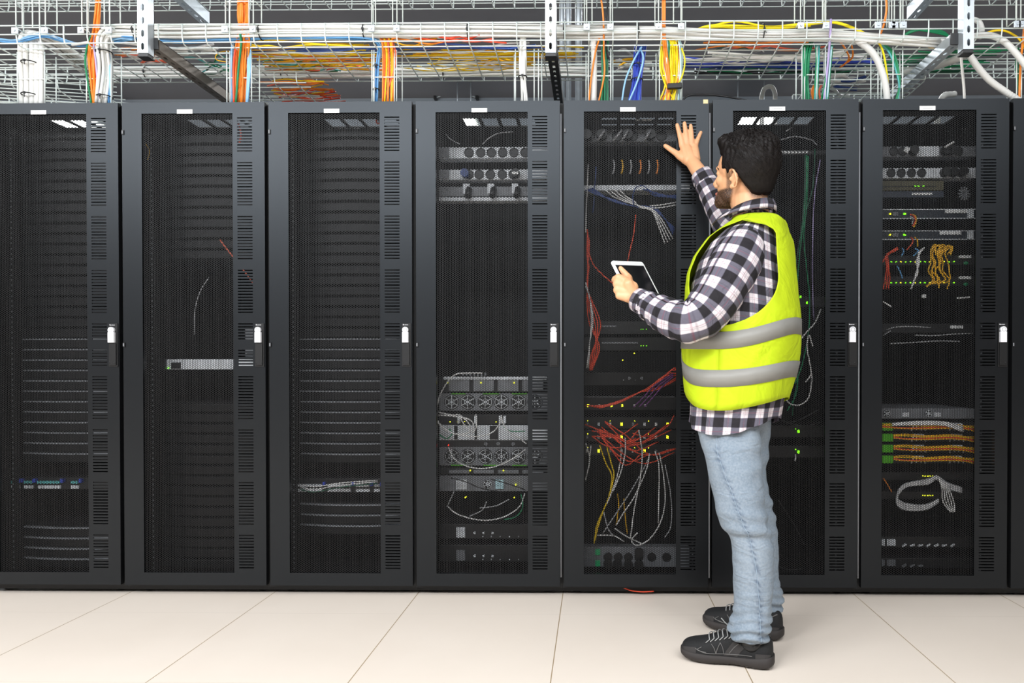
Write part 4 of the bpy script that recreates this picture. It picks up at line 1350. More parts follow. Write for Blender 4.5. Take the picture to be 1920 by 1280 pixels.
bundle(['lightblue'], 4, 0.008, 0.0034, [P(470, 66, 2.92), P(468, 90, 2.94), P(468, 140, 2.95), P(464, 198, 2.962)], 'light blue cable right of the large orange drop', 'light blue cables at the large orange drop', seed=6)
bundle(['lightblue'], 3, 0.006, 0.0032, [P(436, 80, 2.95), P(434, 130, 2.955), P(434, 198, 2.965)], 'light blue cable left of the large orange drop', 'light blue cables left of the large orange drop', seed=8)
fan_drop(['orange', 'coral', 'orange', 'gold', 'yellow', 'orange'], 14, (712, 738), 72, 2.92, [(716, 740, 84, 2.935), (718, 742, 120, 2.95)], (716, 742), 'orange or yellow cable in the drop beside the light blue cables', 'orange and yellow cables of the middle drop', seed=3)
fan_drop(['sleeve'], 8, (977, 985), 66, 2.925, [(975, 986, 90, 2.94), (975, 986, 140, 2.95)], (976, 992), 'white cable of the splayed drop left of the middle post', 'white cables of the splayed drop', r=0.0045, seed=4, name='white_cable', wig=0.6)
tie(980, 144, 2.95, 0.017, (0, 0, 1))
cable('sleeve', [P(1150, 68, 2.925), P(1124, 70, 2.925), P(1113, 78, 2.935), P(1114, 110, 2.95), P(1113, 198, 2.962)], 0.0125, 'thick white hose dropping beside the orange and green cables', None, 6, 'white_hose', 12)
for pts, lab in (([(1125, -14, 2.88), (1130, 20, 2.885), (1132, 55, 2.895), (1132, 100, 2.935), (1133, 140, 2.945), (1121, 198, 2.955)], 'orange cable falling from the top across the tray, right of the white hose'), ([(1124, 72, 2.91), (1116, 100, 2.93), (1108, 150, 2.935), (1104, 198, 2.95)], 'orange cable crossing in front of the thick white hose')):
    cable('orange', [P(*p) for p in pts], 0.0038, lab)
cable('black', [P(1140, -14, 2.93), P(1138, 30, 2.93), P(1134, 60, 2.935), P(1140, 110, 2.95)], 0.004, 'black cable beside the falling orange one, right of the middle post')
fan_drop(['green', 'green', 'darkgreen'], 8, (1128, 1141), 72, 2.95, [(1127, 1141, 100, 2.955), (1127, 1141, 150, 2.962)], (1124, 1142), 'green cable of the drop right of the thick white hose', 'green cables of the drop by the white hose', seed=5)
fan_drop(['royal', 'royal', 'blue'], 14, (1190, 1212), 84, 3.0, [(1188, 1208, 110, 2.99), (1186, 1203, 150, 2.985)], (1176, 1202), 'blue cable of the hanging blue bundle', 'blue cables of the hanging bundle', seed=6, r=0.0034)
tie(1194, 150, 2.985, 0.024, (0, 0, 1))
tie(1196, 122, 2.985, 0.022, (0, 0, 1))
for pts in ([(1203, 88, 2.96), (1190, 110, 2.95), (1173, 150, 2.945), (1165, 198, 2.95)], [(1200, 90, 2.96), (1206, 110, 2.95), (1196, 150, 2.945), (1176, 198, 2.95)]):
    cable('lightblue', [P(*p) for p in pts], 0.0040, 'light blue cable crossing in front of the hanging blue bundle', 'light blue cables over the blue bundle')
for i in range(2):
    cable('orange', [P(1243 + i * 3, -14, 2.885), P(1243 + i * 3, 30, 2.89), P(1243 + i * 3, 60, 2.90), P(1246 + i * 4, 100, 2.935), P(1252 + i * 3, 150, 2.945), P(1250 + i * 4, 198, 2.955)], 0.005, 'orange cable falling from the top into the yellow drop', 'orange cables of the yellow drop')
fan_drop(['lemon', 'yellow', 'lemon', 'white', 'orange', 'lemon', 'cyan', 'cyan', 'green', 'lemon', 'lemon', 'yellow', 'lemon', 'lemon'], 22, (1240, 1274), 72, 2.925, [(1240, 1278, 90, 2.94), (1238, 1280, 124, 2.95), (1246, 1275, 158, 2.955)], (1230, 1274), 'cable in the mixed yellow, white and orange drop', 'cables of the mixed yellow drop', seed=7, r=0.0036)
cable('lemon', [P(1278, 90, 2.93), P(1284, 112, 2.93), P(1280, 140, 2.935), P(1268, 165, 2.94), P(1262, 198, 2.95)], 0.0034, 'yellow cable bowing out right of the mixed yellow drop')
o = MB().box((-0.030, -0.006, -0.011), (0.030, 0.012, 0.011), Matrix.Translation(P(1265, 161, 2.925)) @ Matrix.Rotation(-0.05, 4, 'Y')).build('strap', M['tie'], None, bevel=0.003)
tag(o, 'black hook-and-loop strap around the mixed yellow drop', 'strap')
fan_drop(['green', 'green', 'darkgreen'], 16, (1506, 1526), 78, 2.96, [(1506, 1518, 105, 2.95), (1506, 1516, 150, 2.955)], (1505, 1520), 'green cable in the thick green drop above the sixth rack', 'green cables of the thick green drop', seed=8)
fan_drop(['green', 'teal', 'green'], 6, (1528, 1538), 84, 2.96, [(1531, 1537, 110, 2.955), (1528, 1534, 150, 2.955)], (1526, 1533), 'green cable in the thin drop right of the thick green one', 'green cables of the thin drop', seed=9)
fan_drop(['green', 'teal', 'cyan', 'green'], 8, (1555, 1562), 80, 2.94, [(1552, 1560, 100, 2.945), (1546, 1556, 150, 2.95)], (1536, 1552), 'green or teal cable slanting beside the purple one', 'green and teal cables by the purple one', seed=10)
cable('purple', [P(1558, 36, 2.87), P(1557, 60, 2.875), P(1554, 100, 2.92), P(1549, 150, 2.945), P(1543, 198, 2.955)], 0.0048, 'pale purple cable hanging over the tray rail above the sixth rack')
for i, (du, c) in enumerate(((0, 'orange'), (3, 'orange'), (14, 'coral'))):
    cable(c, [P(1526 + du, 160, 3.02), P(1522 + du, 172, 3.02), P(1527 + du, 198, 3.03)], 0.004, 'short orange cable between the green drops', 'short orange cables between the green drops')

# yellow cables bowing over the tray rail
for i in range(5):
    cable('lemon', [P(1290 + i * 3, 60, 2.93), P(1330, 50 - i, 2.92), P(1380, 47 - (i == 0) * 7 + i, 2.915), P(1440, 50 + i, 2.915), P(1500, 45 + i * 1.3, 2.915), P(1560, 41 + i * .8, 2.915), P(1600, 52 + i, 2.915), P(1640, 74, 2.92), P(1655, 95, 2.935), P(1663, 140, 2.95), P(1668, 198, 2.962)] if i < 3 else
          [P(1292 + i * 3, 58, 2.93), P(1340, 51, 2.92), P(1400, 52 + i - 3, 2.915), P(1460, 52 + i - 3, 2.915), P(1520, 48, 2.92)], 0.0042, 'yellow cable bowing over the top rail of the tray at the right', 'yellow cables bowing over the rail', 5)
cable('yellow', [P(1840, 66, 2.93), P(1862, 58, 2.92), P(1884, 58, 2.915), P(1905, 68, 2.915), P(1916, 80, 2.92), P(1926, 100, 2.93)], 0.0042, 'yellow cable arching above the tray at the right edge')
cable('orange', [P(1661, -14, 2.87), P(1662, 20, 2.872), P(1656, 50, 2.885), P(1648, 70, 2.91)], 0.0042, 'orange cable falling from the top near the curved white hose')
cable('orange', [P(1922, 40, 2.9), P(1918, 75, 2.91), P(1913, 130, 2.94), P(1911, 198, 2.955)], 0.0045, 'orange cable at the right edge of the picture')
for i in range(2):
    cable('green', [P(1909 - i * 3, 90, 2.95), P(1908 - i * 2, 140, 2.955), P(1914 + i * 2, 198, 2.965)], 0.004, 'green cable at the right edge of the picture', 'green cables at the right edge')


# white corrugated hoses
def hose(pts, r, label, ribs=True, name='white_hose'):
    d = (lambda th, ln, t: 0.0007 * math.sin(ln * 2 * PI / 0.0055)) if ribs else None
    pl = spl(pts, 28)
    o = MB().tube(pl, r, 14, True, 0, 1.0, d).build(name, CM['sleeve'])
    tag(o, label, 'hose')
    return o


hose([P(1500, 62, 2.925), P(1560, 60, 2.92), P(1600, 72, 2.92), P(1635, 98, 2.925), P(1652, 130, 2.935), P(1661, 165, 2.945), P(1664, 200, 2.955)], 0.0135, 'white hose curving down over the gap left of the seventh rack', False)
hose([P(1690, 80, 2.93), P(1750, 79, 2.93), P(1800, 72, 2.93), P(1850, 66, 2.925), P(1880, 76, 2.915), P(1905, 100, 2.905), P(1930, 132, 2.90)], 0.0125, 'white hose arching out of the tray at the right edge', False)
hose([P(1798, 84, 2.93), P(1815, 100, 2.925), P(1832, 124, 2.925), P(1855, 150, 2.93), P(1885, 172, 2.94), P(1925, 198, 2.95)], 0.0130, 'white ribbed hose slanting down from the right post to the rack top')
hose([P(1815, 45, 2.98), P(1824, 37, 2.97), P(1836, 42, 2.965), P(1841, 56, 2.96), P(1838, 70, 2.95)], 0.0105, 'white hose end looping behind the right post', False)
hose([P(1690, 136, 3.2), P(1740, 128, 3.15), P(1790, 112, 3.05), P(1815, 100, 3.0)], 0.0150, 'white hose lying across the tray floor behind the right cross channel', False)
hose([P(1790, 176, 3.5), P(1765, 186, 3.45), Vector((X(1752, 3.4), 3.4, 2.024))], 0.014, 'white hose end resting on the seventh rack top', False)
o = MB().tube(spl([P(1801, 98, 2.86), P(1804, 130, 2.88), P(1807, 160, 2.905), P(1809, 198, 2.93)], 5), 0.0125, 10, True, 0, 0.35).build('white_strap', CM['sleeve'])
tag(o, 'flat white strip hanging below the right channel post', 'strip')
hose([Vector((X(1428, 3.3), 3.3, RTOP)), P(1428, 200, 3.3), P(1428, 182, 3.3), P(1434, 166, 3.3), P(1446, 163, 3.3), P(1453, 175, 3.3), P(1453, 200, 3.3), Vector((X(1453, 3.3), 3.3, RTOP))], 0.010, 'white hose bend standing on the rack top above the man\'s head', False)
cable('black', [P(1277, 192, 2.97), P(1290, 180, 2.97), P(1320, 177, 2.97), P(1360, 181, 2.97), P(1400, 188, 2.97)], 0.004, 'black cable lying along the rack top above the raised hand')
o = MB().box((-0.0095, -0.0012, -0.008), (0.0095, 0.0, 0.008), Matrix.Translation(P(1323, 190.5, RY - 0.0002))).build('paper_note', M['note'])
tag(o, 'small cream paper note stuck on the rack door above the hand', 'note')

# green cables in the right part of the tray
for i in range(4):
    cable('green', [P(1684, 74, 2.95), P(1710, 60 - i, 2.94), P(1735, 55 + i, 2.935), P(1765, 58 + i * 2, 2.94), P(1782, 70, 2.95)], 0.0040, 'green cable arching over the rail left of the right post', 'green cables arching left of the right post')
for i in range(3):
    cable('green' if i else 'teal', [P(1650 + i * 3, 82, 2.95), P(1668 + i * 4, 100, 2.95), P(1682 + i * 2, 140, 2.955), P(1686, 165, 2.96), P(1682 - i * 3, 198, 2.965)], 0.0040, 'green cable dropping right of the curved white hose', 'green cables right of the curved hose')


# loose cables lying in the tray, seen through its floor
def tray_run(n, u0, u1, cols, ya, yb, label, group, r=(0.0026, 0.0036), seed=1, zlift=(0.006, 0.035), wob=0.02, z0=None, span=(0.5, 1.0)):
    rnd = random.Random(seed)
    zb = TZ if z0 is None else z0
    for i in range(n):
        x0, x1 = X(u0, 3.05), X(u1, 3.05)
        L = (x1 - x0)
        ln = L * rnd.uniform(*span)
        s = x0 + (L - ln) * rnd.random()
        y = rnd.uniform(ya, yb)
        k = max(4, int(ln / 0.11))
        pts = []
        lf = rnd.uniform(*zlift)
        for j in range(k + 1):
            y += rnd.uniform(-wob, wob)
            y = min(max(y, ya), yb)
            pts.append(Vector((s + ln * j / k, y, zb + 0.004 + lf * (0.6 + 0.4 * math.sin(j * 1.3 + i)))))
        c = cols[i % len(cols)]
        o = MB().tube(spl(pts, 4), rnd.uniform(*r), 6).build('cable', CM[c])
        tag(o, label[c] if isinstance(label, dict) else label, 'cable', group[c] if isinstance(group, dict) else group)


tray_run(28, 470, 716, ['yellow', 'gold', 'yellow'], 2.93, 3.18, 'loose yellow cable in the tray between the large orange drop and the middle drop', 'loose yellow tray cables left of the middle drop', seed=1, wob=.05, span=(.3, 1))
tray_run(10, 470, 716, ['orange', 'coral'], 3.0, 3.18, 'loose orange cable among the yellow ones left of the middle drop', 'loose orange tray cables left of the middle drop', seed=2, wob=.04)
tray_run(10, 470, 620, ['teal', 'green', 'teal'], 3.08, 3.2, 'loose teal or green cable among the yellow ones right of the large orange drop', 'loose teal tray cables', seed=3, wob=.03, span=(.5, .9))
tray_run(5, 476, 700, ['white', 'sleeve'], 2.96, 3.05, 'loose white cable in the tray right of the large orange drop', 'loose white tray cables right of the large orange drop', seed=4)
tray_run(14, 745, 1100, ['gold', 'yellow'], 3.0, 3.06, 'loose yellow cable in the bundle right of the middle drop', 'loose yellow tray cables right of the middle drop', seed=5, span=(.7, 1))
tray_run(14, 745, 1000, ['yellow'], 3.06, 3.2, 'thin yellow cable crossing the tray floor right of the middle drop', 'thin yellow cables crossing the tray floor', seed=6, wob=.05, span=(.4, .8), r=(.002, .0026))
tray_run(5, 470, 1060, ['navy', 'blue'], 2.96, 3.0, 'dark blue cable along the tray behind the white bundle', 'dark blue tray cables', seed=7, span=(.7, 1))
tray_run(3, 780, 960, ['red'], 2.91, 2.96, 'red cable under the white bundle right of the middle drop', 'red tray cables right of the middle drop', seed=8, r=(.003, .004))
tray_run(4, 740, 870, ['orange', 'gold'], 2.91, 2.99, 'orange cable entering the middle drop from the right', 'orange tray cables right of the middle drop', seed=9)
tray_run(5, 800, 1000, ['white'], 2.95, 3.16, 'loose white cable in the tray right of the middle drop', 'loose white tray cables right of the middle drop', seed=10, r=(.003, .005), wob=.04)
for i in range(8):   # a coil of yellow cable
    c = P(950 + i, 112 + (i % 3) * 2, 3.11)
    a, b = 0.125 - 0.006 * i, 0.035 + 0.004 * (i % 4)
    o = MB().tube([Vector((c.x + a * math.cos(t), c.y + b * math.sin(t), TZ + 0.008 + 0.005 * i + 0.006 * math.sin(3 * t + i))) for t in np.linspace(0, 2 * PI, 30)], 0.0030, 6, False).build('cable', CM['yellow' if i % 2 else 'gold'])
    tag(o, 'yellow cable loop of the coil left of the middle post', 'cable', 'yellow coil left of the middle post')
tray_run(7, 1148, 1232, ['white', 'grey', 'gold', 'white'], 3.03, 3.2, 'cable end in the tray left of the mixed yellow drop', 'cable ends left of the mixed yellow drop', seed=11, r=(.004, .006))
tray_run(8, 1270, 1660, ['white', 'sleeve'], 3.08, 3.13, 'white cable in the tray right of the mixed yellow drop', 'white tray cables right of the mixed yellow drop', seed=12, span=(.6, 1), r=(.004, .006))
tray_run(18, 1270, 1660, ['royal', 'blue', 'royal', 'navy'], 3.13, 3.20, 'blue cable in the tray right of the mixed yellow drop', 'blue tray cables right of the mixed yellow drop', seed=13, span=(.7, 1))
tray_run(10, 1290, 1680, ['darkgreen', 'black', 'green'], 3.2, 3.26, 'dark green cable along the back of the tray above the man', 'dark green cables at the back of the tray', seed=14, span=(.6, 1))
tray_run(5, 1300, 1560, ['orange', 'coral'], 2.93, 3.0, 'loose orange cable in the tray above the man', 'loose orange tray cables above the man', seed=15, wob=.03)
tray_run(6, 1290, 1500, ['grey', 'white', 'darkgreen'], 2.96, 3.12, 'thin cable crossing the tray above the man', 'thin cables crossing the tray above the man', seed=16, r=(.0016, .0022), wob=.06, span=(.3, .6))
tray_run(12, 1660, 1880, ['green', 'darkgreen', 'green'], 3.12, 3.25, 'green cable at the back of the tray by the right post', 'green cables at the back of the tray on the right', seed=17, span=(.6, 1))
tray_run(5, 1660, 1900, ['green', 'darkgreen'], 3.02, 3.12, 'loose green cable in the tray by the right post', 'loose green tray cables by the right post', seed=18, wob=.05)
tray_run(3, 1680, 1790, ['gold'], 2.98, 3.0, 'yellow cable under the white hose left of the right post', 'yellow cables left of the right post', seed=19)
tray_run(9, 225, 330, ['coral', 'orange', 'white'], 2.99, 3.1, 'short orange or white cable in the tray behind the left post', 'short tray cables behind the left post', seed=20, r=(.004, .006), wob=.03)
tray_run(6, 345, 425, ['green', 'darkgreen', 'teal'], 3.05, 3.22, 'green cable curling left of the large orange drop', 'green tray cables left of the large orange drop', seed=21, wob=.05)
tray_run(10, 170, 430, ['white', 'sleeve', 'grey'], 2.95, 3.02, 'white cable in the tray between the first and the large orange drop', 'white tray cables at the left', seed=22, r=(.004, .006))
tray_run(16, 470, 600, ['red', 'orange', 'coral', 'yellow', 'orange'], 3.12, 3.38, 'red or orange cable in the low tray behind the third rack top', 'cables of the low red tray', seed=23, z0=2.175, wob=.035, span=(.75, 1))
tray_run(6, 1540, 1640, ['white', 'sleeve', 'navy'], 3.15, 3.38, 'white or navy cable in the low tray behind the seventh rack top', 'cables of the low right tray', seed=24, z0=2.175, wob=.06, r=(.006, .009))
cable('gold', [P(424, 116, 3.0), P(408, 113, 3.0), P(404, 106, 3.0), P(412, 98, 3.0), P(428, 96, 3.0), P(436, 102, 3.0)], 0.0022, 'thin yellow loop left of the large orange drop')
for i in range(2):
    cable('orange', [P(1572 + i * 20, 74, 2.93), P(1584 + i * 14, 90, 2.98), P(1592 + i * 6, 108, 3.02), P(1584, 120, 3.05), P(1575, 126, 3.08)], 0.0036, 'orange cable dangling through the tray right of the purple cable', 'orange cables right of the purple cable')
# ------------------------------------------------------------------ the man
def plaid_material():
    m = bpy.data.materials.new('checked_flannel')
    nt, N, L, b = nodes(m)
    uv = N.new('ShaderNodeUVMap')
    uv.uv_map = 'UVMap'
    sp = N.new('ShaderNodeSeparateXYZ')
    L.new(uv.outputs['UV'], sp.inputs[0])
    per = 0.061
    fu = mathn(N, L, 'FRACT', mathn(N, L, 'ADD', mathn(N, L, 'DIVIDE', sp.outputs[0], per), 40.0))
    fv = mathn(N, L, 'FRACT', mathn(N, L, 'ADD', mathn(N, L, 'DIVIDE', sp.outputs[1], per), 40.0))

    def soft(x, c, w, e):          # 1 inside a band centred at c
        d = mathn(N, L, 'ABSOLUTE', mathn(N, L, 'SUBTRACT', x, c))
        mr = N.new('ShaderNodeMapRange')
        mr.inputs['From Min'].default_value = w - e
        mr.inputs['From Max'].default_value = w + e
        mr.inputs['To Min'].default_value = 1.0
        mr.inputs['To Max'].default_value = 0.0
        L.new(d, mr.inputs['Value'])
        return mr.outputs[0]
    bu, bv = soft(fu, 0.5, 0.26, 0.02), soft(fv, 0.5, 0.25, 0.02)
    lu, lv = soft(fu, 0.02, 0.022, 0.012), soft(fv, 0.02, 0.022, 0.012)
    ku, kv = soft(fu, 0.93, 0.02, 0.012), soft(fv, 0.93, 0.02, 0.012)
    white, grey, black = rgb((214, 205, 209)), rgb((94, 91, 103)), rgb((22, 18, 24))
    c = mixn(N, L, bu, mixn(N, L, bv, white, grey), mixn(N, L, bv, grey, black))
    one = mathn(N, L, 'MAXIMUM', lu, lv)
    c = mixn(N, L, mathn(N, L, 'MULTIPLY', one, 0.38), c, rgb((130, 50, 70)))
    c = mixn(N, L, mathn(N, L, 'MULTIPLY', mathn(N, L, 'MAXIMUM', ku, kv), 0.3), c, rgb((60, 52, 66)))
    tc = N.new('ShaderNodeTexCoord')
    nz = N.new('ShaderNodeTexNoise')
    nz.inputs['Scale'].default_value = 320
    L.new(tc.outputs['Object'], nz.inputs['Vector'])
    bp = N.new('ShaderNodeBump')
    bp.inputs['Strength'].default_value = 0.8
    bp.inputs['Distance'].default_value = 0.012
    n5 = N.new('ShaderNodeTexNoise')
    n5.inputs['Scale'].default_value = 17
    n5.inputs['Detail'].default_value = 3
    n5.inputs['Distortion'].default_value = 1.2
    L.new(tc.outputs['Object'], n5.inputs['Vector'])
    L.new(mathn(N, L, 'ADD', n5.outputs['Fac'], mathn(N, L, 'MULTIPLY', nz.outputs['Fac'], 0.03)), bp.inputs['Height'])
    L.new(c, b.inputs['Base Color'])
    L.new(bp.outputs['Normal'], b.inputs['Normal'])
    b.inputs['Roughness'].default_value = 0.85
    return m


def denim_material():
    m = bpy.data.materials.new('washed_denim')
    nt, N, L, b = nodes(m)
    tc = N.new('ShaderNodeTexCoord')
    n1 = N.new('ShaderNodeTexNoise')
    n1.inputs['Scale'].default_value = 11
    n1.inputs['Detail'].default_value = 8
    n2 = N.new('ShaderNodeTexNoise')
    n2.inputs['Scale'].default_value = 160
    n2.inputs['Detail'].default_value = 3
    mp = N.new('ShaderNodeMapping')
    mp.inputs['Scale'].default_value = (1, 1, 0.4)
    L.new(tc.outputs['Object'], mp.inputs['Vector'])
    L.new(mp.outputs['Vector'], n1.inputs['Vector'])
    L.new(tc.outputs['Object'], n2.inputs['Vector'])
    n3 = N.new('ShaderNodeTexNoise')
    n3.inputs['Scale'].default_value = 9
    n3.inputs['Distortion'].default_value = 1.4
    mp2 = N.new('ShaderNodeMapping')
    mp2.inputs['Scale'].default_value = (0.7, 0.7, 2.0)
    mp2.inputs['Rotation'].default_value = (0.0, 0.35, 0.0)
    L.new(tc.outputs['Object'], mp2.inputs['Vector'])
    L.new(mp2.outputs['Vector'], n3.inputs['Vector'])
    c = mixn(N, L, n1.outputs['Fac'], rgb((98, 115, 131)), rgb((144, 154, 163)))
    mr = N.new('ShaderNodeMapRange')
    mr.inputs['From Min'].default_value = 0.35
    mr.inputs['From Max'].default_value = 0.7
    L.new(n2.outputs['Fac'], mr.inputs['Value'])
    c = mixn(N, L, mathn(N, L, 'MULTIPLY', mr.outputs[0], 0.35), c, rgb((164, 172, 179)))
    at = N.new('ShaderNodeAttribute')
    at.attribute_name = 'seam'
    c = mixn(N, L, at.outputs['Fac'], c, rgb((50, 68, 92)))
    L.new(c, b.inputs['Base Color'])
    bp = N.new('ShaderNodeBump')
    bp.inputs['Strength'].default_value = 0.8
    bp.inputs['Distance'].default_value = 0.012
    L.new(mathn(N, L, 'ADD', n3.outputs['Fac'], mathn(N, L, 'MULTIPLY', n2.outputs['Fac'], 0.05)), bp.inputs['Height'])
    L.new(bp.outputs['Normal'], b.inputs['Normal'])
    b.inputs['Roughness'].default_value = 0.85
    return m


def skin_material():
    m = bpy.data.materials.new('skin')
    nt, N, L, b = nodes(m)
    tc = N.new('ShaderNodeTexCoord')
    n1 = N.new('ShaderNodeTexNoise')
    n1.inputs['Scale'].default_value = 18
    L.new(tc.outputs['Object'], n1.inputs['Vector'])
    c = mixn(N, L, n1.outputs['Fac'], rgb((216, 156, 112)), rgb((234, 180, 138)))
    n2 = N.new('ShaderNodeTexNoise')
    n2.inputs['Scale'].default_value = 420
    n2.inputs['Detail'].default_value = 2
    L.new(tc.outputs['Object'], n2.inputs['Vector'])
    at = N.new('ShaderNodeAttribute')
    at.attribute_name = 'beard'
    mr = N.new('ShaderNodeMapRange')
    mr.inputs['From Min'].default_value = 0.36
    mr.inputs['From Max'].default_value = 0.56
    L.new(n2.outputs['Fac'], mr.inputs['Value'])
    bf = mathn(N, L, 'MULTIPLY', at.outputs['Fac'], mathn(N, L, 'ADD', mathn(N, L, 'MULTIPLY', mr.outputs[0], 0.25), 0.75))
    c = mixn(N, L, bf, c, rgb((44, 30, 24)))
    a2 = N.new('ShaderNodeAttribute')
    a2.attribute_name = 'lip'
    c = mixn(N, L, a2.outputs['Fac'], c, rgb((190, 110, 96)))
    L.new(c, b.inputs['Base Color'])
    b.inputs['Roughness'].default_value = 0.5
    b.inputs['Subsurface Weight'].default_value = 0.08
    b.inputs['Subsurface Radius'].default_value = (0.01, 0.004, 0.002)
    return m


def hair_material():
    m = bpy.data.materials.new('dark_hair')
    nt, N, L, b = nodes(m)
    tc = N.new('ShaderNodeTexCoord')
    n1 = N.new('ShaderNodeTexNoise')
    n1.inputs['Scale'].default_value = 120
    n1.inputs['Detail'].default_value = 3
    L.new(tc.outputs['Object'], n1.inputs['Vector'])
    c = mixn(N, L, n1.outputs['Fac'], rgb((7, 5, 5)), rgb((26, 20, 18)))
    L.new(c, b.inputs['Base Color'])
    b.inputs['Roughness'].default_value = 0.55
    b.inputs['Specular IOR Level'].default_value = 0.22
    bp = N.new('ShaderNodeBump')
    bp.inputs['Strength'].default_value = 0.5
    bp.inputs['Distance'].default_value = 0.002
    L.new(n1.outputs['Fac'], bp.inputs['Height'])
    L.new(bp.outputs['Normal'], b.inputs['Normal'])
    return m


M['plaid'] = plaid_material()
M['denim'] = denim_material()
M['skin'] = skin_material()
M['hair'] = hair_material()
M['vest'] = mat('fluorescent_yellow_cloth', (184, 206, 1), 0.75, 0.0, 0.03, 7, 0.5)
for _n in M['vest'].node_tree.nodes:
    if _n.type == 'BUMP':
        _n.inputs['Distance'].default_value = 0.03
    if _n.type == 'TEX_NOISE':
        _n.inputs['Distortion'].default_value = 1.5
M['reflect'] = mat('silver_reflective_tape', (134, 132, 126), 0.5, 0.0, 0.06, 12)
M['shoe'] = mat('black_mesh_fabric', (17, 17, 18), 0.8, 0.0, 0.15, 240, 0.4)
M['shoegrey'] = mat('charcoal_suede', (48, 45, 44), 0.8, 0.0, 0.1, 120, 0.2)
M['sole'] = mat('dark_rubber_sole', (46, 41, 39), 0.75, 0.0, 0.1, 60, 0.2)
M['trim'] = mat('grey_piping', (104, 102, 100), 0.7)
M['lace'] = mat('pale_grey_lace', (150, 150, 148), 0.85)
M['eye'] = mat('eye_white', (226, 222, 216), 0.2)
M['iris'] = mat('dark_iris', (40, 26, 18), 0.2)

MAN_BASE = P(1385, 1225, 2.36)
MAN_BASE = Vector((MAN_BASE.x, 2.36, 0))
man = empty('person', MAN_BASE)
tag(man, 'man in yellow safety vest and checked shirt, hand on the rack, holding a tablet', 'person')
OFF = -MAN_BASE                                   # parts are built in world space, then shifted


def put(mb_or_mesh, name, m, parent=man, label=None):
    if isinstance(mb_or_mesh, MB):
        me = mb_or_mesh.mesh(name)
    else:
        me = mb_or_mesh
        me.name = name
    me.transform(Matrix.Translation(OFF))
    me.materials.clear()
    for q in (m if isinstance(m, (list, tuple)) else [m]):
        me.materials.append(q)
    o = bpy.data.objects.new(name, me)
    COL.objects.link(o)
    o.parent = parent
    if label:
        o['label'] = label
    return o


def frame_of(phi):
    """forward (towards the racks and left), left-hand side"""
    return Vector((-math.cos(phi), math.sin(phi), 0)), Vector((-math.sin(phi), -math.cos(phi), 0))


# ---- torso surface: rings fitted to the outline; angle 0 = chest, 90 deg = his left side, 180 = back
PHI = R(30)
TY = 2.40
D_, L_ = frame_of(PHI)
PSI = PHI - R(11.5)
TS = []
for v, cu, half, a in ((398, 1413, 33, .060), (406, 1415, 36, .072), (416, 1424, 42, .105), (431, 1419, 53, .160), (453, 1408, 71, .186), (484, 1397, 85, .192),
                       (516, 1391, 93, .193), (540, 1390, 96, .193), (597, 1390.5, 100, .195), (646, 1388.5, 101.5, .195), (681, 1387, 99, .192),
                       (713, 1385, 95, .188), (735, 1383, 90, .184), (772, 1380, 82, .178), (818, 1376, 76, .172), (860, 1374, 74, .165)):
    s = F / TY
    h = half / s
    bb = math.sqrt(max(h * h - (a * math.sin(PSI)) ** 2, 0.0016)) / math.cos(PSI)
    p = P(cu, v, TY)
    TS.append((p.z, p.x, p.y, a, bb))
TS.sort()
TSA = np.array(TS)


def torso(th, z, off=0.0, k=1.0):
    x = np.interp(z, TSA[:, 0], TSA[:, 1])
    y = np.interp(z, TSA[:, 0], TSA[:, 2])
    a = np.interp(z, TSA[:, 0], TSA[:, 3]) * k + off
    b = np.interp(z, TSA[:, 0], TSA[:, 4]) * k + off
    c, s = math.cos(th), math.sin(th)
    e = 2 / 2.25
    dd = math.copysign(abs(c) ** e, c) * b
    ll = math.copysign(abs(s) ** e, s) * a
    return Vector((x, y, z)) + D_ * dd + L_ * ll


def hemf(side, front, back):
    def f(th):
        c = math.cos(th)
        return side + ((front - side) * c * c if c > 0 else (back - side) * c * c)
    return f


# ---- shirt: body tube, sleeves, collar, cuffs
shirt_hem = hemf(0.722, 0.757, 0.772)
sh = MB()
rows = [0.0, 0.03, 0.07, 0.12, 0.18, 0.25, 0.32, 0.40, 0.48, 0.56, 0.62, 0.66, 0.69, 0.71, 0.725, 0.735]
NT = 72
rs, uvs = [], []
for i, q in enumerate(rows):
    ring, uv = [], []
    for j in range(NT):
        th = 2 * PI * j / NT
        z = shirt_hem(th) + q * (1.452 - shirt_hem(th)) / 0.735
        wr = 0.004 * fbm(math.cos(th) * 2, math.sin(th) * 2, z * 9, 1.0) + (0.006 * math.sin(th * 11 + z * 6) * max(0, 1 - q / 0.15))
        ring.append(torso(th, z, -0.012 + wr + 0.012 * max(0, 1 - q / 0.12)))
    for j in range(NT + 1):
        th = 2 * PI * j / NT
        uv.append((th * 0.172, shirt_hem(min(th, 2 * PI)) + q))
    rs.append(ring)
    uvs.append(uv)
sh.rings(rs, True, False, True, uvs)


def limb_path(pts, k=8):
    """pts: (u, v, Y, r_metres)"""
    w = [tuple(P(u, v, Y)) + (r,) for u, v, Y, r in pts]
    q = spl(w, k)
    return [Vector(t[:3]) for t in q], [float(t[3]) for t in q]


LARM = [(1402, 448, 2.315, .050), (1392, 470, 2.275, .074), (1374, 505, 2.245, .0795), (1348, 550, 2.215, .076), (1320, 588, 2.205, .071),
        (1296, 603, 2.20, .0655), (1268, 599, 2.225, .0605), (1243, 588, 2.265, .0555), (1222, 576, 2.305, .0465), (1206, 567, 2.335, .0415), (1200, 564, 2.345, .0405)]
pts, rr = limb_path(LARM)
elbow_t = 0.5


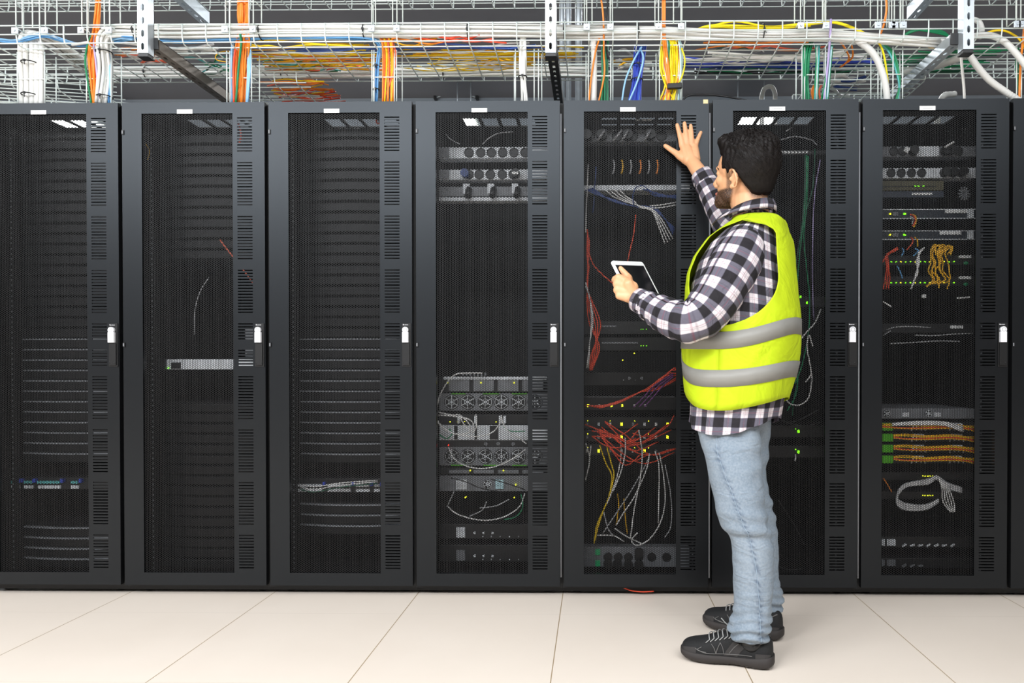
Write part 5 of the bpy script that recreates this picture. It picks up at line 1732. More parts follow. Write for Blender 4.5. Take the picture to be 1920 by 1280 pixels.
def sleeve_disp(th, ln, t):
    d = 0.0035 * fbm(math.cos(th) * 1.5, math.sin(th) * 1.5, ln * 22, 1.0)
    d += 0.0042 * math.sin(ln * 150 + 1.6 * math.sin(th * 2)) * math.exp(-((t - 0.52) / 0.10) ** 2)
    d += 0.0038 * math.sin(ln * 190 + 1.2 * math.sin(th + 1)) * math.exp(-((t - 0.80) / 0.10) ** 2)
    return d


sh.tube(pts, rr, 40, True, 0, 1.0, sleeve_disp)
RARM = [(1440, 450, 2.50, .055), (1448, 462, 2.53, .070), (1425, 455, 2.58, .070), (1392, 440, 2.64, .064), (1368, 424, 2.68, .058), (1352, 398, 2.715, .053), (1336, 366, 2.75, .048),
        (1323, 341, 2.78, .0435), (1317, 330, 2.79, .0425)]
pts2, rr2 = limb_path(RARM)
sh.tube(pts2, rr2, 36, True, 0, 1.0, lambda th, ln, t: 0.0032 * fbm(math.cos(th), math.sin(th), ln * 25, 1.0) + 0.003 * math.sin(ln * 170 + th) * max(0, t - 0.5))
shirt = put(sh, 'shirt', M['plaid'])

# cuffs: slightly wider bands with a folded edge
for pl, rl, nm in ((pts, rr, 'cuff'), (pts2, rr2, 'cuff')):
    n = len(pl)
    a = pl[-1]
    d = (pl[-1] - pl[-5]).normalized()
    r = rl[-1]
    cb = MB()
    cen = [a - d * 0.050, a - d * 0.048, a - d * 0.004, a + d * 0.012, a + d * 0.014, a + d * 0.006]
    cb.tube(cen, [r * 1.02, r * 1.10, r * 1.04, r * 0.98, r * 0.90, r * 0.84], 36, False)
    put(cb, nm, M['plaid'], shirt)

# collar: a stand-and-fall band around the neck
cc = MB()
cen_t, cen_b = P(1408, 388, 2.41), P(1402, 408, 2.405)
NC = 48
top, bot, inn = [], [], []
uvt, uvb, uvi = [], [], []
for j in range(NC + 1):
    th = R(-152) + R(304) * j / NC          # measured from the nape
    c, s = math.cos(th), math.sin(th)
    fr = max(0.0, (abs(th) - R(85)) / R(67))
    bx = -D_ * c + L_ * s
    t = cen_t + bx * 0.076 + Vector((0, 0, 0.016 * c - 0.006 * fr))
    o = cen_b + bx * (0.094 + 0.012 * fr) + Vector((0, 0, 0.012 * c - 0.018 * fr ** 2 + 0.004))
    o += D_ * 0.018 * fr
    i = cen_t + bx * 0.071 + Vector((0, 0, -0.03 + 0.01 * c))
    top.append(t + Vector((0, 0, 0.002)))
    bot.append(o)
    inn.append(i)
    for q, vv in ((uvt, 0.04), (uvb, 0.0), (uvi, 0.08)):
        q.append((th * 0.088, vv))
edge = [p + (t - p) * 0.04 + (p - cen_b).normalized() * -0.004 for p, t in zip(bot, top)]
cc.rings([edge, bot, [b + (t - b) * 0.5 + (b - cen_b).normalized() * 0.004 for b, t in zip(bot, top)], top, inn], False, False, True,
         [uvb, uvb, [(q[0], 0.02) for q in uvb], uvt, uvi])
put(cc, 'collar', M['plaid'], shirt)

# ---- safety vest: front and back panel meeting at the sides and over the shoulders
vest_hem = hemf(0.800, 0.857, 0.838)
ZA, ZS = 1.062, 1.398                              # armhole bottom, shoulder line
HWF, HWB = R(40), R(60)


def gap(z, hw):
    if z <= ZA or z >= ZS:
        return 0.0
    t = (z - ZA) / (ZS - ZA)
    return hw * min(1.0, math.sin(min(t / 0.5, 1.0) * PI / 2) ** 0.6) * min(1.0, ((1 - t) / 0.10)) ** 0.5


vz = [0, .02, .05, .09, .13, .17, .21, .245, .262] + [0.268 + 0.012 * i for i in range(0, 27)] + [0.598, 0.606, 0.614, 0.622, 0.630]
ve = MB()


def vest_off(th, z):
    o = 0.009 + 0.005 * fbm(math.cos(th) * 1.6, math.sin(th) * 1.6, z * 5, 1.0)
    o += 0.004 * math.sin(th * 5 + z * 9) * max(0.0, 1 - (z - 0.8) / 0.35)
    return o


def vest_pt(th, q, hem):
    z = hem(th) + q if q > 0.25 else hem(th) + q
    zz = 0.80 + q
    z = zz + (hem(th) - 0.80) * max(0.0, 1 - q / 0.25)
    return z


for side in ('front', 'back'):
    rs = []
    n = 44
    for q in vz:
        zc = 0.80 + q
        ring = []
        g = gap(zc, HWF if side == 'front' else HWB)
        for j in range(n + 1):
            if side == 'front':
                lo, hi = -PI / 2 + g, PI / 2 - g
            else:
                lo, hi = PI / 2 + g, PI * 1.5 - g
            th = lo + (hi - lo) * j / n
            z = vest_pt(th, q, vest_hem)
            ring.append(torso(th, z, vest_off(th, z)))
        rs.append(ring)
    ve.rings(rs, False, False, True)
vest = put(ve, 'safety_vest', M['vest'])
md = vest.modifiers.new('thick', 'SOLIDIFY')
md.thickness = 0.0022
md.offset = 1


def band(zc, hh, name):
    bm_ = MB()
    rs = [[], [], [], []]
    n = 96
    for j in range(n + 1):
        th = 2 * PI * j / n
        z0, z1 = zc(th) - hh, zc(th) + hh
        for k, (z, e) in enumerate(((z0, 0.0), (z0, 0.0028), (z1, 0.0028), (z1, 0.0))):
            rs[k].append(torso(th, z, vest_off(th, z) + 0.0015 + e))
    bm_.rings(rs, False, False, True)
    put(bm_, name, M['reflect'], vest)


def zc1(th):
    c = math.cos(th)
    return 1.018 + (0.050 * c * c if c < 0 else 0.008 * c * c)


def zc2(th):
    c = math.cos(th)
    return 0.900 + (0.030 * c * c if c < 0 else 0.072 * c ** 3)


band(zc1, 0.0265, 'reflective_band')
band(zc2, 0.0265, 'reflective_band')

# ---- jeans
NEAR = [(752, 1364, 40, 2.345), (775, 1362, 54, 2.34), (800, 1365, 58, 2.332), (830, 1370, 55.5, 2.318), (858, 1374.5, 52, 2.305), (890, 1379, 50, 2.292), (913, 1383, 48, 2.282), (940, 1387, 46.5, 2.27), (958, 1388.5, 46.5, 2.265),
        (975, 1394, 46, 2.262), (990, 1399, 44.5, 2.26), (1003, 1406, 39.5, 2.258), (1020, 1410, 38.5, 2.255), (1044, 1412, 38.5, 2.25), (1080, 1412.5, 37, 2.245), (1108, 1412.5, 36, 2.24), (1135, 1411, 35, 2.238), (1153, 1410, 35.5, 2.236),
        (1168, 1406, 38, 2.235), (1180, 1404.5, 37.5, 2.234), (1190, 1405, 34.5, 2.233), (1197, 1407, 32, 2.233)]
FAR = [(752, 1396, 38, 2.46), (775, 1398, 46, 2.47), (800, 1399, 46, 2.485), (830, 1397, 44, 2.50), (858, 1396, 43, 2.50), (890, 1394, 41, 2.50), (913, 1397, 42, 2.50), (940, 1405, 42, 2.50), (958, 1410, 41, 2.50),
       (990, 1417, 40, 2.50), (1020, 1421, 37.5, 2.505), (1044, 1423, 36.5, 2.51), (1080, 1424, 35.5, 2.515), (1100, 1427, 36.5, 2.515), (1117, 1430, 37.5, 2.515), (1130, 1429, 35, 2.515), (1142, 1431, 33, 2.515), (1155, 1428, 30, 2.515)]
je = MB()
jinfo = []
for leg, lst in (('near', NEAR), ('far', FAR)):
    w = []
    for v, u, h, Y in lst:
        w.append(tuple(P(u, v, Y)) + (h * Y / F,))
    q = spl(w, 5)
    pl = [Vector(t[:3]) for t in q]
    rl = [float(t[3]) for t in q]
    rs = []
    n = 64
    N_ = len(pl)
    hx = R(18 if leg == 'near' else 28)
    df, lf = frame_of(hx)
    for i, (p, r) in enumerate(zip(pl, rl)):
        z = p.z
        ring = []
        for j in range(n):
            th = 2 * PI * j / n
            c, s = math.cos(th), math.sin(th)
            d = 0.0025 * fbm(c * 1.5 + (5 if leg == 'far' else 0), s * 1.5, z * 16, 1.0)
            if z < 0.22:
                k = min(1, (0.22 - z) / 0.12)
                d += 0.0065 * k * math.sin(z * 210 + 1.5 * math.sin(th * 2 + 1) + 0.8 * math.sin(th * 3))
            kn = math.exp(-((z - 0.44) / 0.085) ** 2)
            d += 0.0045 * kn * math.sin(z * 120 - 1.6 * c + 0.7 * math.sin(2 * th)) * (0.55 - 0.45 * c)
            d += 0.0030 * math.exp(-((z - 0.62) / 0.1) ** 2) * math.sin(z * 85 + 2.2 * c + 1.0) * (0.5 - 0.5 * c)
            ring.append(p + df * (c * (r + d)) + lf * (s * (r * (0.96 - 0.20 * float(np.clip((z - 0.62) / 0.12, 0, 1))) + d)))
        rs.append(ring)
    je.rings(rs, True, True, True)
    jinfo.append((pl, rs))
jeans = put(je, 'jeans', M['denim'])
# side seam with pale stitching and darker puckers
seam_uv = [(1340.6, 800), (1345, 850), (1356, 885), (1368, 913), (1386, 963), (1406, 1008), (1418, 1062), (1424, 1130), (1427, 1180)]
sx = np.array([q[1] for q in seam_uv])
sy = np.array([q[0] for q in seam_uv])
me = jeans.data
att = me.attributes.new('seam', 'FLOAT', 'POINT')
vals = []
for vtx in me.vertices:
    p = vtx.co + MAN_BASE
    # the seam runs down the outer side of the near leg
    val = 0.0
    if p.y < 2.26:
        vv = (HC - p.z) / p.y * F + 689
        uu = p.x / p.y * F + CX + YAW * F
        dd = abs(uu - np.interp(vv, sx, sy))
        if dd < 8:
            val = max(0.0, 1 - dd / 9) * (0.40 + 0.6 * math.sin(vv * 0.62 + 2 * math.sin(uu * 0.3))) * 0.9
    vals.append(max(0.0, val))
att.data.foreach_set('value', vals)
st = MB()
pl, rs = jinfo[0]
line = []
for i in range(4, len(pl) - 3):
    vv = (HC - pl[i].z) / 2.2 * F + 689
    target = np.interp(vv, sx, sy)
    best = min((p for p in rs[i] if p.y < pl[i].y), key=lambda p: abs(p.x / p.y * F + CX + YAW * F - target))
    line.append(best)
sm = []
for i in range(len(line)):
    a = line[max(0, i - 2):i + 3]
    c = sum(a, Vector()) / len(a)
    sm.append(Vector((c.x, line[i].y - 0.0006, c.z)))
st.tube(sm, 0.0008, 5)
put(st, 'side_seam', mat('pale_stitching', (150, 166, 182), 0.8), jeans)

# ---- shoes
SL = 0.285
SXS = [0.0, .002, .006, .012, .02, .05, .085, .12, .15, .18, .205, .23, .25, .265, .274, .280, .2835, .285]
SWD = [.004, .015, .0225, .0285, .033, .036, .0345, .0345, .038, .044, .047, .0470, .0445, .0385, .0320, .0245, .0155, .004]
STP = [.060, .076, .086, .0915, .094, .090, .088, .100, .091, .081, .071, .064, .060, .056, .052, .047, .042, .036]
SCEN = [0, 0, 0, 0, 0, 0, .0, .001, .002, .003, .004, .005, .006, .007, .008, .008, .008, .008]
SBT = [.012, .011, .008, .005, .002, .0, .001, .003, .002, .0, .0, .001, .004, .008, .012, .015, .018, .020]


def sfun(arr, x):
    return float(np.interp(x, SXS, arr))


def make_shoe(heel, phi, side, label, ankle):
    """heel: ground point below the heel's back edge; side=+1: outer side is his left"""
    d, l = frame_of(phi)

    def W(x, y, z):
        return heel + d * x + l * (y * side) + Vector((0, 0, z))

    def surf(x, a, off=0.0):
        w = sfun(SWD, x) + off
        h = sfun(STP, x) + off
        z0 = 0.022
        c, s = math.cos(a), math.sin(a)
        e = 0.75
        return W(x, sfun(SCEN, x) + math.copysign(abs(c) ** e, c) * w, z0 + (h - z0) * max(0, s) ** 0.8)
    up = MB()
    xs = [SL * (0.5 - 0.5 * math.cos(PI * i / 56)) for i in range(57)]
    rs = []
    for x in xs:
        rs.append([surf(x, PI * j / 22) for j in range(23)])
    up.rings(rs, False, False, True)
    up.quad(rs[0])
    up.quad(rs[-1][::-1])
    up.quad([r[0] for r in rs] + [r[-1] for r in rs][::-1])
    shoe = put(up, 'shoe', M['shoe'], man, label)
    # sole: thick, flared, with lugs underneath
    so = MB()
    rs = []
    for x in xs:
        w = sfun(SWD, x) + 0.0035
        b = sfun(SBT, x)
        xx = x + (x / SL - 0.5) * 0.008
        t = 0.0235 + 0.010 * math.exp(-(x / 0.06) ** 2) + 0.006 * (x / SL) ** 4
        y0 = sfun(SCEN, x)
        rs.append([W(xx, y0 + w * 0.90, b), W(xx, y0 + w * 1.03, b + 0.008), W(xx, y0 + w * 0.99, t), W(xx, y0 + w * 0.9, t + 0.002),
                   W(xx, y0 - w * 0.9, t + 0.002), W(xx, y0 - w, t), W(xx, y0 - w * 1.03, b + 0.008), W(xx, y0 - w * 0.9, b)])
    so.rings(rs, True, True, True)
    for i in range(13):
        x = 0.014 + i * 0.0205
        if 0.095 < x < 0.125:
            continue
        w = sfun(SWD, x)
        for y in (-0.72 * w, 0.72 * w):
            c = W(x, sfun(SCEN, x) + y, sfun(SBT, x) + 0.004)
            Mx = Matrix.Translation(c) @ Matrix.Rotation(math.atan2(d.y, d.x), 4, 'Z')
            so.box((-0.0055, -0.011, -0.0042), (0.0055, 0.011, 0.003), Mx)
    put(so, 'sole', M['sole'], shoe)
    # suede overlays along the side and around the heel
    for x0, x1, a0, a1 in ((0.075, 0.118, 0.05, 0.62), (0.0, 0.05, 0.02, 0.25), (0.232, 0.282, 0.02, 0.5)):
        for mir in (0, 1):
            ov = MB()
            rs = []
            for i in range(9):
                x = x0 + (x1 - x0) * i / 8
                lean = 0.03 if x0 == 0.075 else 0.0
                rs.append([surf(min(SL, x + lean * (1 - j / 8)), (a0 + (a1 - a0) * j / 8) if not mir else PI - (a0 + (a1 - a0) * j / 8), 0.0016) for j in range(9)])
            ov.rings(rs, False, False, True)
            put(ov, 'suede_overlay', M['shoegrey'], shoe)
    # grey piping: collar edge and zigzag ribs
    pp = MB()
    for mir in (0, 1):
        def A(a):
            return a if not mir else PI - a
        col = [surf(x, A(a), 0.003) for x, a in ((0.012, 1.05), (0.03, 0.78), (0.055, 0.66), (0.08, 0.74), (0.105, 1.0), (0.122, 1.25))]
        pp.tube(spl(col, 4), 0.0019, 6)
        for pa in (((0.100, 0.60), (0.115, 0.36), (0.130, 0.12)), ((0.158, 0.62), (0.150, 0.34), (0.146, 0.10)), ((0.185, 0.62), (0.176, 0.36), (0.170, 0.1)),
                   ((0.158, 0.62), (0.166, 0.3), (0.170, 0.1)), ((0.060, 0.14), (0.10, 0.12), (0.15, 0.10), (0.20, 0.12), (0.235, 0.40)),
                   ((0.215, 0.5), (0.228, 0.30), (0.20, 0.16))):
            pp.tube(spl([surf(x, A(a), 0.0022) for x, a in pa], 4), 0.0011, 5)
    put(pp, 'piping', M['trim'], shoe)
    # ankle lining
    an = MB()
    c = W(0.055, 0, 0.082)
    an.caps([W(0.05, 0, 0.072), W(0.080, 0, 0.076)], [0.0315, 0.0315], 16)
    an.caps([ankle, W(0.060, 0, 0.055)], [0.0375, 0.0340], 18)
    an.caps([ankle, W(0.075, 0, 0.062)], [0.0365, 0.0330], 18)
    put(an, 'sock', M['blackplastic'], shoe)
    # laces
    for i in range(6):
        x = 0.122 + i * 0.014
        lc = MB()
        lc.tube(spl([surf(x, 0.95, 0.002), surf(x + 0.004, 1.3, 0.005), surf(x + 0.007, PI / 2, 0.006), surf(x + 0.004, PI - 1.3, 0.005), surf(x, PI - 0.95, 0.002)], 5), 0.0017, 6)
        lc.tube(spl([surf(x, 0.95, 0.003), surf(x + 0.006, 0.84, 0.0035), surf(x + 0.011, 0.78, 0.002)], 4), 0.0015, 6)
        put(lc, 'lace', M['lace'], shoe)
    bw = MB()
    k = surf(0.118, PI / 2, 0.008)
    bw.tube(spl([k, k + d * 0.02 + l * 0.02 * side + Vector((0, 0, 0.012)), k + d * 0.038 + l * 0.03 * side + Vector((0, 0, 0.034))], 5), 0.0016, 6)
    bw.tube(spl([k, k + l * 0.025 * side + Vector((0, 0, -0.004)), surf(0.108, 0.75, 0.004)], 5), 0.0016, 6)
    bw.tube(spl([k, k - l * 0.02 * side + Vector((0, 0, 0.004)), k + d * 0.012 - l * 0.034 * side + Vector((0, 0, -0.01))], 5), 0.0016, 6)
    put(bw, 'lace_bow', M['lace'], shoe)
    return shoe


hn = P(1449, 1251, 2.228)
make_shoe(Vector((hn.x, 2.222, 0.0055)), R(20), 1, 'black trainer with grey laces, nearer foot', P(1407, 1196, 2.233))
hf = P(1467, 1200, 2.45)
make_shoe(Vector((hf.x, 2.450, 0.0055)), R(31), -1, 'black trainer on the foot nearer the racks', P(1428, 1153, 2.515))

# ---- body: one continuous skin
PHH, PTH, RLH = R(39), R(9), R(12)            # the head is turned, lifted and tilted a little
_d, _l = frame_of(PHH)
_u = Vector((0, 0, 1))
DH = _d * math.cos(PTH) + _u * math.sin(PTH)
_u2 = _u * math.cos(PTH) - _d * math.sin(PTH)
LH = _l * math.cos(RLH) - _u2 * math.sin(RLH)
UH = _u2 * math.cos(RLH) + _l * math.sin(RLH)
HM = Matrix((DH, LH, UH)).transposed()
_e = HM @ Vector((-.004, .084, -.016))
HCN = P(1375, 334, 2.42 + _e.y) - _e          # head origin: eye level, between the ears


def H(x, y, z):
    return HCN + HM @ Vector((x, y, z))


bd = MB()


def he(c, r, rot=None):
    bd.ell(H(*c), r, HM @ rot if rot is not None else HM, 24, 16)


he((-.012, 0, .034), (.096, .075, .087))
he((.004, 0, .02), (.09, .074, .08))
he((.034, 0, -.028), (.058, .061, .084))
he((.050, 0, -.045), (.046, .050, .050))
he((.030, 0, -.062), (.052, .057, .045))
he((.058, 0, -.084), (.042, .040, .032))
he((.084, 0, -.096), (.020, .022, .020))
he((.080, 0, .016), (.016, .048, .012))
for s in (1, -1):
    he((.060, .038 * s, -.024), (.028, .019, .022))
    he((.076, .031 * s, .0), (.013, .016, .010))
    he((.1005, .011 * s, -.043), (.010, .008, .008))
bd.caps([H(.088, 0, .008), H(.100, 0, -.018), H(.112, 0, -.036)], [.008, .0085, .0095])
he((.097, 0, -.068), (.010, .022, .0055))
he((.096, 0, -.0785), (.010, .020, .006))
# ears
for s in (1, -1):
    ea = []
    for t in np.linspace(-2.2, 2.3, 14):
        rx, rz = 0.0175, 0.029
        cx = -0.004 + rx * -math.cos(t) * 0.95
        cz = -0.016 + rz * math.sin(t)
        ea.append(H(cx + 0.006 * math.sin(t), (0.0835 + 0.006 * (1 - math.cos(t)) / -2 + 0.006) * s + 0.004 * -math.cos(t) * -s, cz))
    bd.caps(ea, 0.0042, 8)
    bd.ell(H(-.006, .0765 * s, -.016), (.015, .0065, .025), HM, 16, 10)
    bd.caps([H(-.012, .083 * s, -.006), H(-.013, .084 * s, -.022), H(-.004, .0825 * s, -.034)], [.0035, .0038, .0035], 8)
    bd.ell(H(.002, .082 * s, -.042), (.0085, .005, .009), HM, 12, 8)
    bd.ell(H(.010, .079 * s, -.018), (.0045, .005, .007), HM, 10, 8)
# neck and trunk
nb = P(1407, 402, 2.415)
bd.caps([H(-.022, 0, -.03), H(-.020, 0, -.075), nb, P(1410, 428, 2.41)], [.060, .060, .062, .064], 20)
for z0, k in ((1.35, .74), (1.28, .84), (1.18, .84), (1.08, .84), (0.98, .82), (0.88, .85)):
    x = np.interp(z0, TSA[:, 0], TSA[:, 1])
    a = np.interp(z0, TSA[:, 0], TSA[:, 3])
    b = np.interp(z0, TSA[:, 0], TSA[:, 4])
    bd.ell((x, TY, z0), (b * k, a * k, .11 if z0 < 1.3 else .05), Matrix((D_, L_, Vector((0, 0, 1)))).transposed(), 24, 14)
# legs and feet inside the jeans and shoes
for pl, lst, hp, ft in ((jinfo[0][0], NEAR, P(1365, 790, 2.33), (hn.x, 2.222, R(20))), (jinfo[1][0], FAR, P(1398, 790, 2.47), (hf.x, 2.45, R(31)))):
    q = pl[::10] + [pl[-1]]
    rads = [.066, .064, .062, .056, .05, .045, .042, .04, .036, .034, .034, .034][:len(q)]
    while len(rads) < len(q):
        rads.append(.034)
    bd.caps([Vector((hp.x, hp.y, 0.84))] + q, [.075] + rads, 14)
    d, l = frame_of(ft[2])
    h0 = Vector((ft[0], ft[1], 0))
    bd.caps([q[-1], h0 + d * .06 + Vector((0, 0, .06)), h0 + d * .16 + Vector((0, 0, .048)), h0 + d * .235 + Vector((0, 0, .038))], [.030, .026, .024, .016], 12)
# arms (inside the sleeves)
la = [P(u, v, Y) for u, v, Y, r in LARM]
bd.caps([P(1412, 462, 2.35)] + la[1:], [.055] + [.050, .05, .048, .046, .044, .042, .039, .034, .030, .029], 16)
ra = [P(u, v, Y) for u, v, Y, r in RARM]
bd.caps([P(1425, 455, 2.45)] + ra[1:], [.06] + [.05, .05, .047, .044, .040, .036, .0315, .030], 16)

# right hand, spread flat against the rack door
DP = RY - 0.006


def RH(u, v, d):
    return P(u, v, DP - d)


bd.caps([ra[-1], P(1307, 317, 2.818), RH(1299, 305, .050)], [.030, .0285, .0270], 16)
bd.caps([RH(1297, 301, .046), RH(1289, 277, .024)], [.024, .016], 12)
bd.caps([RH(1303, 298, .042), RH(1303, 276, .022)], [.0225, .0145], 12)
bd.caps([RH(1290, 301, .044), RH(1281, 276, .023)], [.021, .0145], 12)
bd.caps([RH(1285, 300, .034), RH(1281, 284, .022), RH(1296, 284, .023)], [.017, .015, .016], 12)
for fg in (((1279.5, 273, .021, .0126), (1277, 262, .019, .0108), (1273.3, 248.5, .014, .0086), (1270.6, 238, .0085, .0078), (1269.6, 234, .0080, .0070)),
           ((1288.5, 271, .021, .0120), (1287, 260, .019, .0100), (1285.3, 245.5, .014, .0088), (1283.8, 235, .0085, .0080), (1283.4, 230.8, .008, .0071)),
           ((1297, 271, .021, .0116), (1296.8, 262, .019, .0096), (1296.2, 248, .014, .0085), (1295.3, 239, .0085, .0077), (1295, 235.2, .008, .0068)),
           ((1303.8, 275, .020, .0108), (1305.6, 268, .018, .0088), (1309.8, 257.5, .013, .0076), (1313, 250.3, .0085, .0068), (1314.3, 247.8, .008, .0061)),
           ((1283, 297, .034, .0165), (1275.5, 293.5, .028, .0140), (1267.5, 287, .020, .0112), (1257.5, 280.3, .012, .0096), (1249.5, 275, .0095, .0086), (1247.2, 273.2, .0085, .0076))):
    bd.caps([RH(u, v, d) for u, v, d, r in fg], [r * 1.10 for *_, r in fg], 14)

# tablet pose: the left hand closes on its left edge
TE1 = Vector((0.66, 0.75, 0.085)).normalized()
TDN = Vector((0.66 * 0.0 + 0.80 * math.sin(R(29)), -0.60 * math.sin(R(29)), -math.cos(R(29))))
TDN = (TDN - TE1 * TDN.dot(TE1)).normalized()
TNR = TDN.cross(TE1).normalized()
if TNR.y > 0:
    TNR = -TNR
TTL = P(1146.4, 488, 2.398)
TW, TH_, TT = 0.172, 0.205, 0.0078


def T(a, b, n=0.0):
    """tablet: a across from the left edge, b down from the top, n in front of the glass"""
    return TTL + TE1 * a + TDN * b + TNR * n


# left hand
wr = la[-1]
KN = [(1160, 521, 2.350), (1157, 532, 2.348), (1157.5, 543.5, 2.345), (1161, 554, 2.342)]
bd.caps([wr, P(1193, 558, 2.352), P(1184, 554, 2.352)], [.030, .0275, .026], 16)
for (u, v, Y), r0 in zip(KN, (.0150, .0150, .0145, .0135)):
    bd.caps([P(1186, 549 + (v - 538) * 0.62, 2.350), P((u + 1186) / 2 + 2, v * 0.5 + 0.5 * (549 + (v - 538) * .62), Y - 0.002), P(u, v, Y)], [.020, .0175, r0], 12)
for i, ((u, v, Y), b, ln) in enumerate(zip(KN, (.068, .089, .110, .130), (.058, .064, .06, .048))):
    k = P(u, v, Y)
    e = T(-0.012, b, -0.010)
    m1 = T(-0.010 if i else -0.013, b, -0.016)
    t1 = T(ln * 0.45, b + 0.004, -TT - 0.0095)
    t2 = T(ln * 0.85, b + 0.006, -TT - 0.0085)
    bd.caps([k, (k + m1) / 2 + TE1 * -0.006, m1, t1, t2], [.0135, .0120, .0105, .0092, .0080], 12)
# index knuckle shows beside the edge, thumb lies on the glass
bd.caps([P(1184, 548, 2.345), P(1178, 533, 2.335), T(0.026, 0.078, .013), T(0.018, 0.052, .0105), T(0.0155, 0.036, .0085)], [.022, .0175, .0125, .0100, .0078], 14)

body_mesh = remesh(bd, 0.0030, 4, 0.5)
att_b, att_l = [], []
inv = HM.transposed()
nv = len(body_mesh.vertices)
co = np.empty(nv * 3)
no = np.empty(nv * 3)
body_mesh.vertices.foreach_get('co', co)
body_mesh.vertices.foreach_get('normal', no)
co = co.reshape(-1, 3)
no = no.reshape(-1, 3)
loc = (co - np.array(HCN)) @ np.array(inv).T
bx, by, bz = loc[:, 0], loc[:, 1], loc[:, 2]


def sstep(e0, e1, x):
    t = np.clip((x - e0) / (e1 - e0), 0, 1)
    return t * t * (3 - 2 * t)


cheek = -0.036 - 0.020 * np.clip((bx - 0.01) / 0.08, 0, 1)            # upper limit of the beard, falling towards the mouth
beard = sstep(0.0, 0.010, cheek - bz) * sstep(0.006, 0.020, bx + 0.25 * np.minimum(0, bz + 0.06)) * sstep(-0.126, -0.108, bz)
sideb = sstep(0.010, 0.018, bx) * sstep(0.040, 0.030, bx) * sstep(-0.05, -0.045, bz) * sstep(0.02, 0.0, bz) * (np.abs(by) > 0.055) * 0.75
must = sstep(0.082, 0.09, bx) * sstep(-0.050, -0.054, bz) * (np.abs(by) < 0.032) * 0.8
lipm = sstep(0.090, 0.096, bx) * (bz < -0.062) * (bz > -0.083) * (np.abs(by) < 0.024)
hl = np.interp(bx, [-.09, -.070, -.058, -.046, -.024, -.010, 0.0, .014, .03], [-.072, -.072, -.066, -.050, -.022, -.004, .008, .004, -.004])
fade = sstep(-0.026, 0.004, bz - hl) * sstep(0.03, 0.0, bx) * (bz < 0.05) * 0.9
earz = (np.abs(by) > 0.0795) & (bz < 0.012)
fade[earz] = 0
beard = np.clip(np.maximum(np.maximum(np.maximum(beard, must), sideb), fade), 0, 1)
beard[(np.abs(bz) > 0.14) | (np.abs(bx) > 0.14) | (np.abs(by) > 0.1)] = 0
beard = beard * (1 - lipm)
# a short beard has thickness
grow = 0.0055 * beard * (bx > 0.005) * sstep(-0.05, -0.085, bz)
rnd = np.array([noise.noise(Vector(c * 220)) for c in co[grow > 0.0003]]) if (grow > 0.0003).any() else np.zeros(0)
g2 = grow.copy()
g2[grow > 0.0003] *= (1 + 0.35 * rnd)
co = co + no * g2[:, None]
body_mesh.vertices.foreach_set('co', co.ravel())
a = body_mesh.attributes.new('beard', 'FLOAT', 'POINT')
a.data.foreach_set('value', beard.astype(float))
a = body_mesh.attributes.new('lip', 'FLOAT', 'POINT')
a.data.foreach_set('value', lipm.astype(float))
put(body_mesh, 'body', M['skin'])

# eyes and eyebrows
for s in (1, -1):
    ey = MB().ell(H(.0760, .031 * s, .0), (.0105, .0115, .0078), HM, 16, 10)
    e = put(ey, 'eye', M['eye'])
    ir = MB().ell(H(.0845, .031 * s, .0), (.0032, .0046, .0046), HM, 12, 8)
    put(ir, 'iris', M['iris'], e)
    eb = MB().tube(spl([H(.0935, .012 * s, .016), H(.0905, .028 * s, .022), H(.0795, .044 * s, .018), H(.0715, .050 * s, .012)], 4), [.0012] * 4 + [.0020] * 4 + [.0018] * 4 + [.0008], 8)
    put(eb, 'eyebrow', M['hair'])

# ---- hair: a shell over the skull, thick on top, clipped short at the sides and nape
HZ = [-.100, -.075, -.05, -.025, 0.0, .032]
HCX = [-.022, -.021, -.020, -.016, -.012, -.010]
HA = [.066, .069, .078, .088, .0955, .0985]
HB = [.062, .064, .067, .0715, .0765, .0780]


def skull_pt(az, lev):
    """lev < 0: rings below the widest level (metres down); 0..1: dome"""
    if lev < 0:
        z = .032 + lev
        cx, a, b, cz = (float(np.interp(z, HZ, q)) for q in (HCX, HA, HB, HZ))
        nrm = Vector((math.cos(az), math.sin(az), 0.0))
        return Vector((cx + a * math.cos(az), b * math.sin(az), z)), nrm
    el = lev * PI / 2
    nrm = Vector((math.cos(el) * math.cos(az), math.cos(el) * math.sin(az), math.sin(el)))
    return Vector((-.010 + .0985 * nrm.x, .078 * nrm.y, .032 + .0885 * nrm.z)), nrm


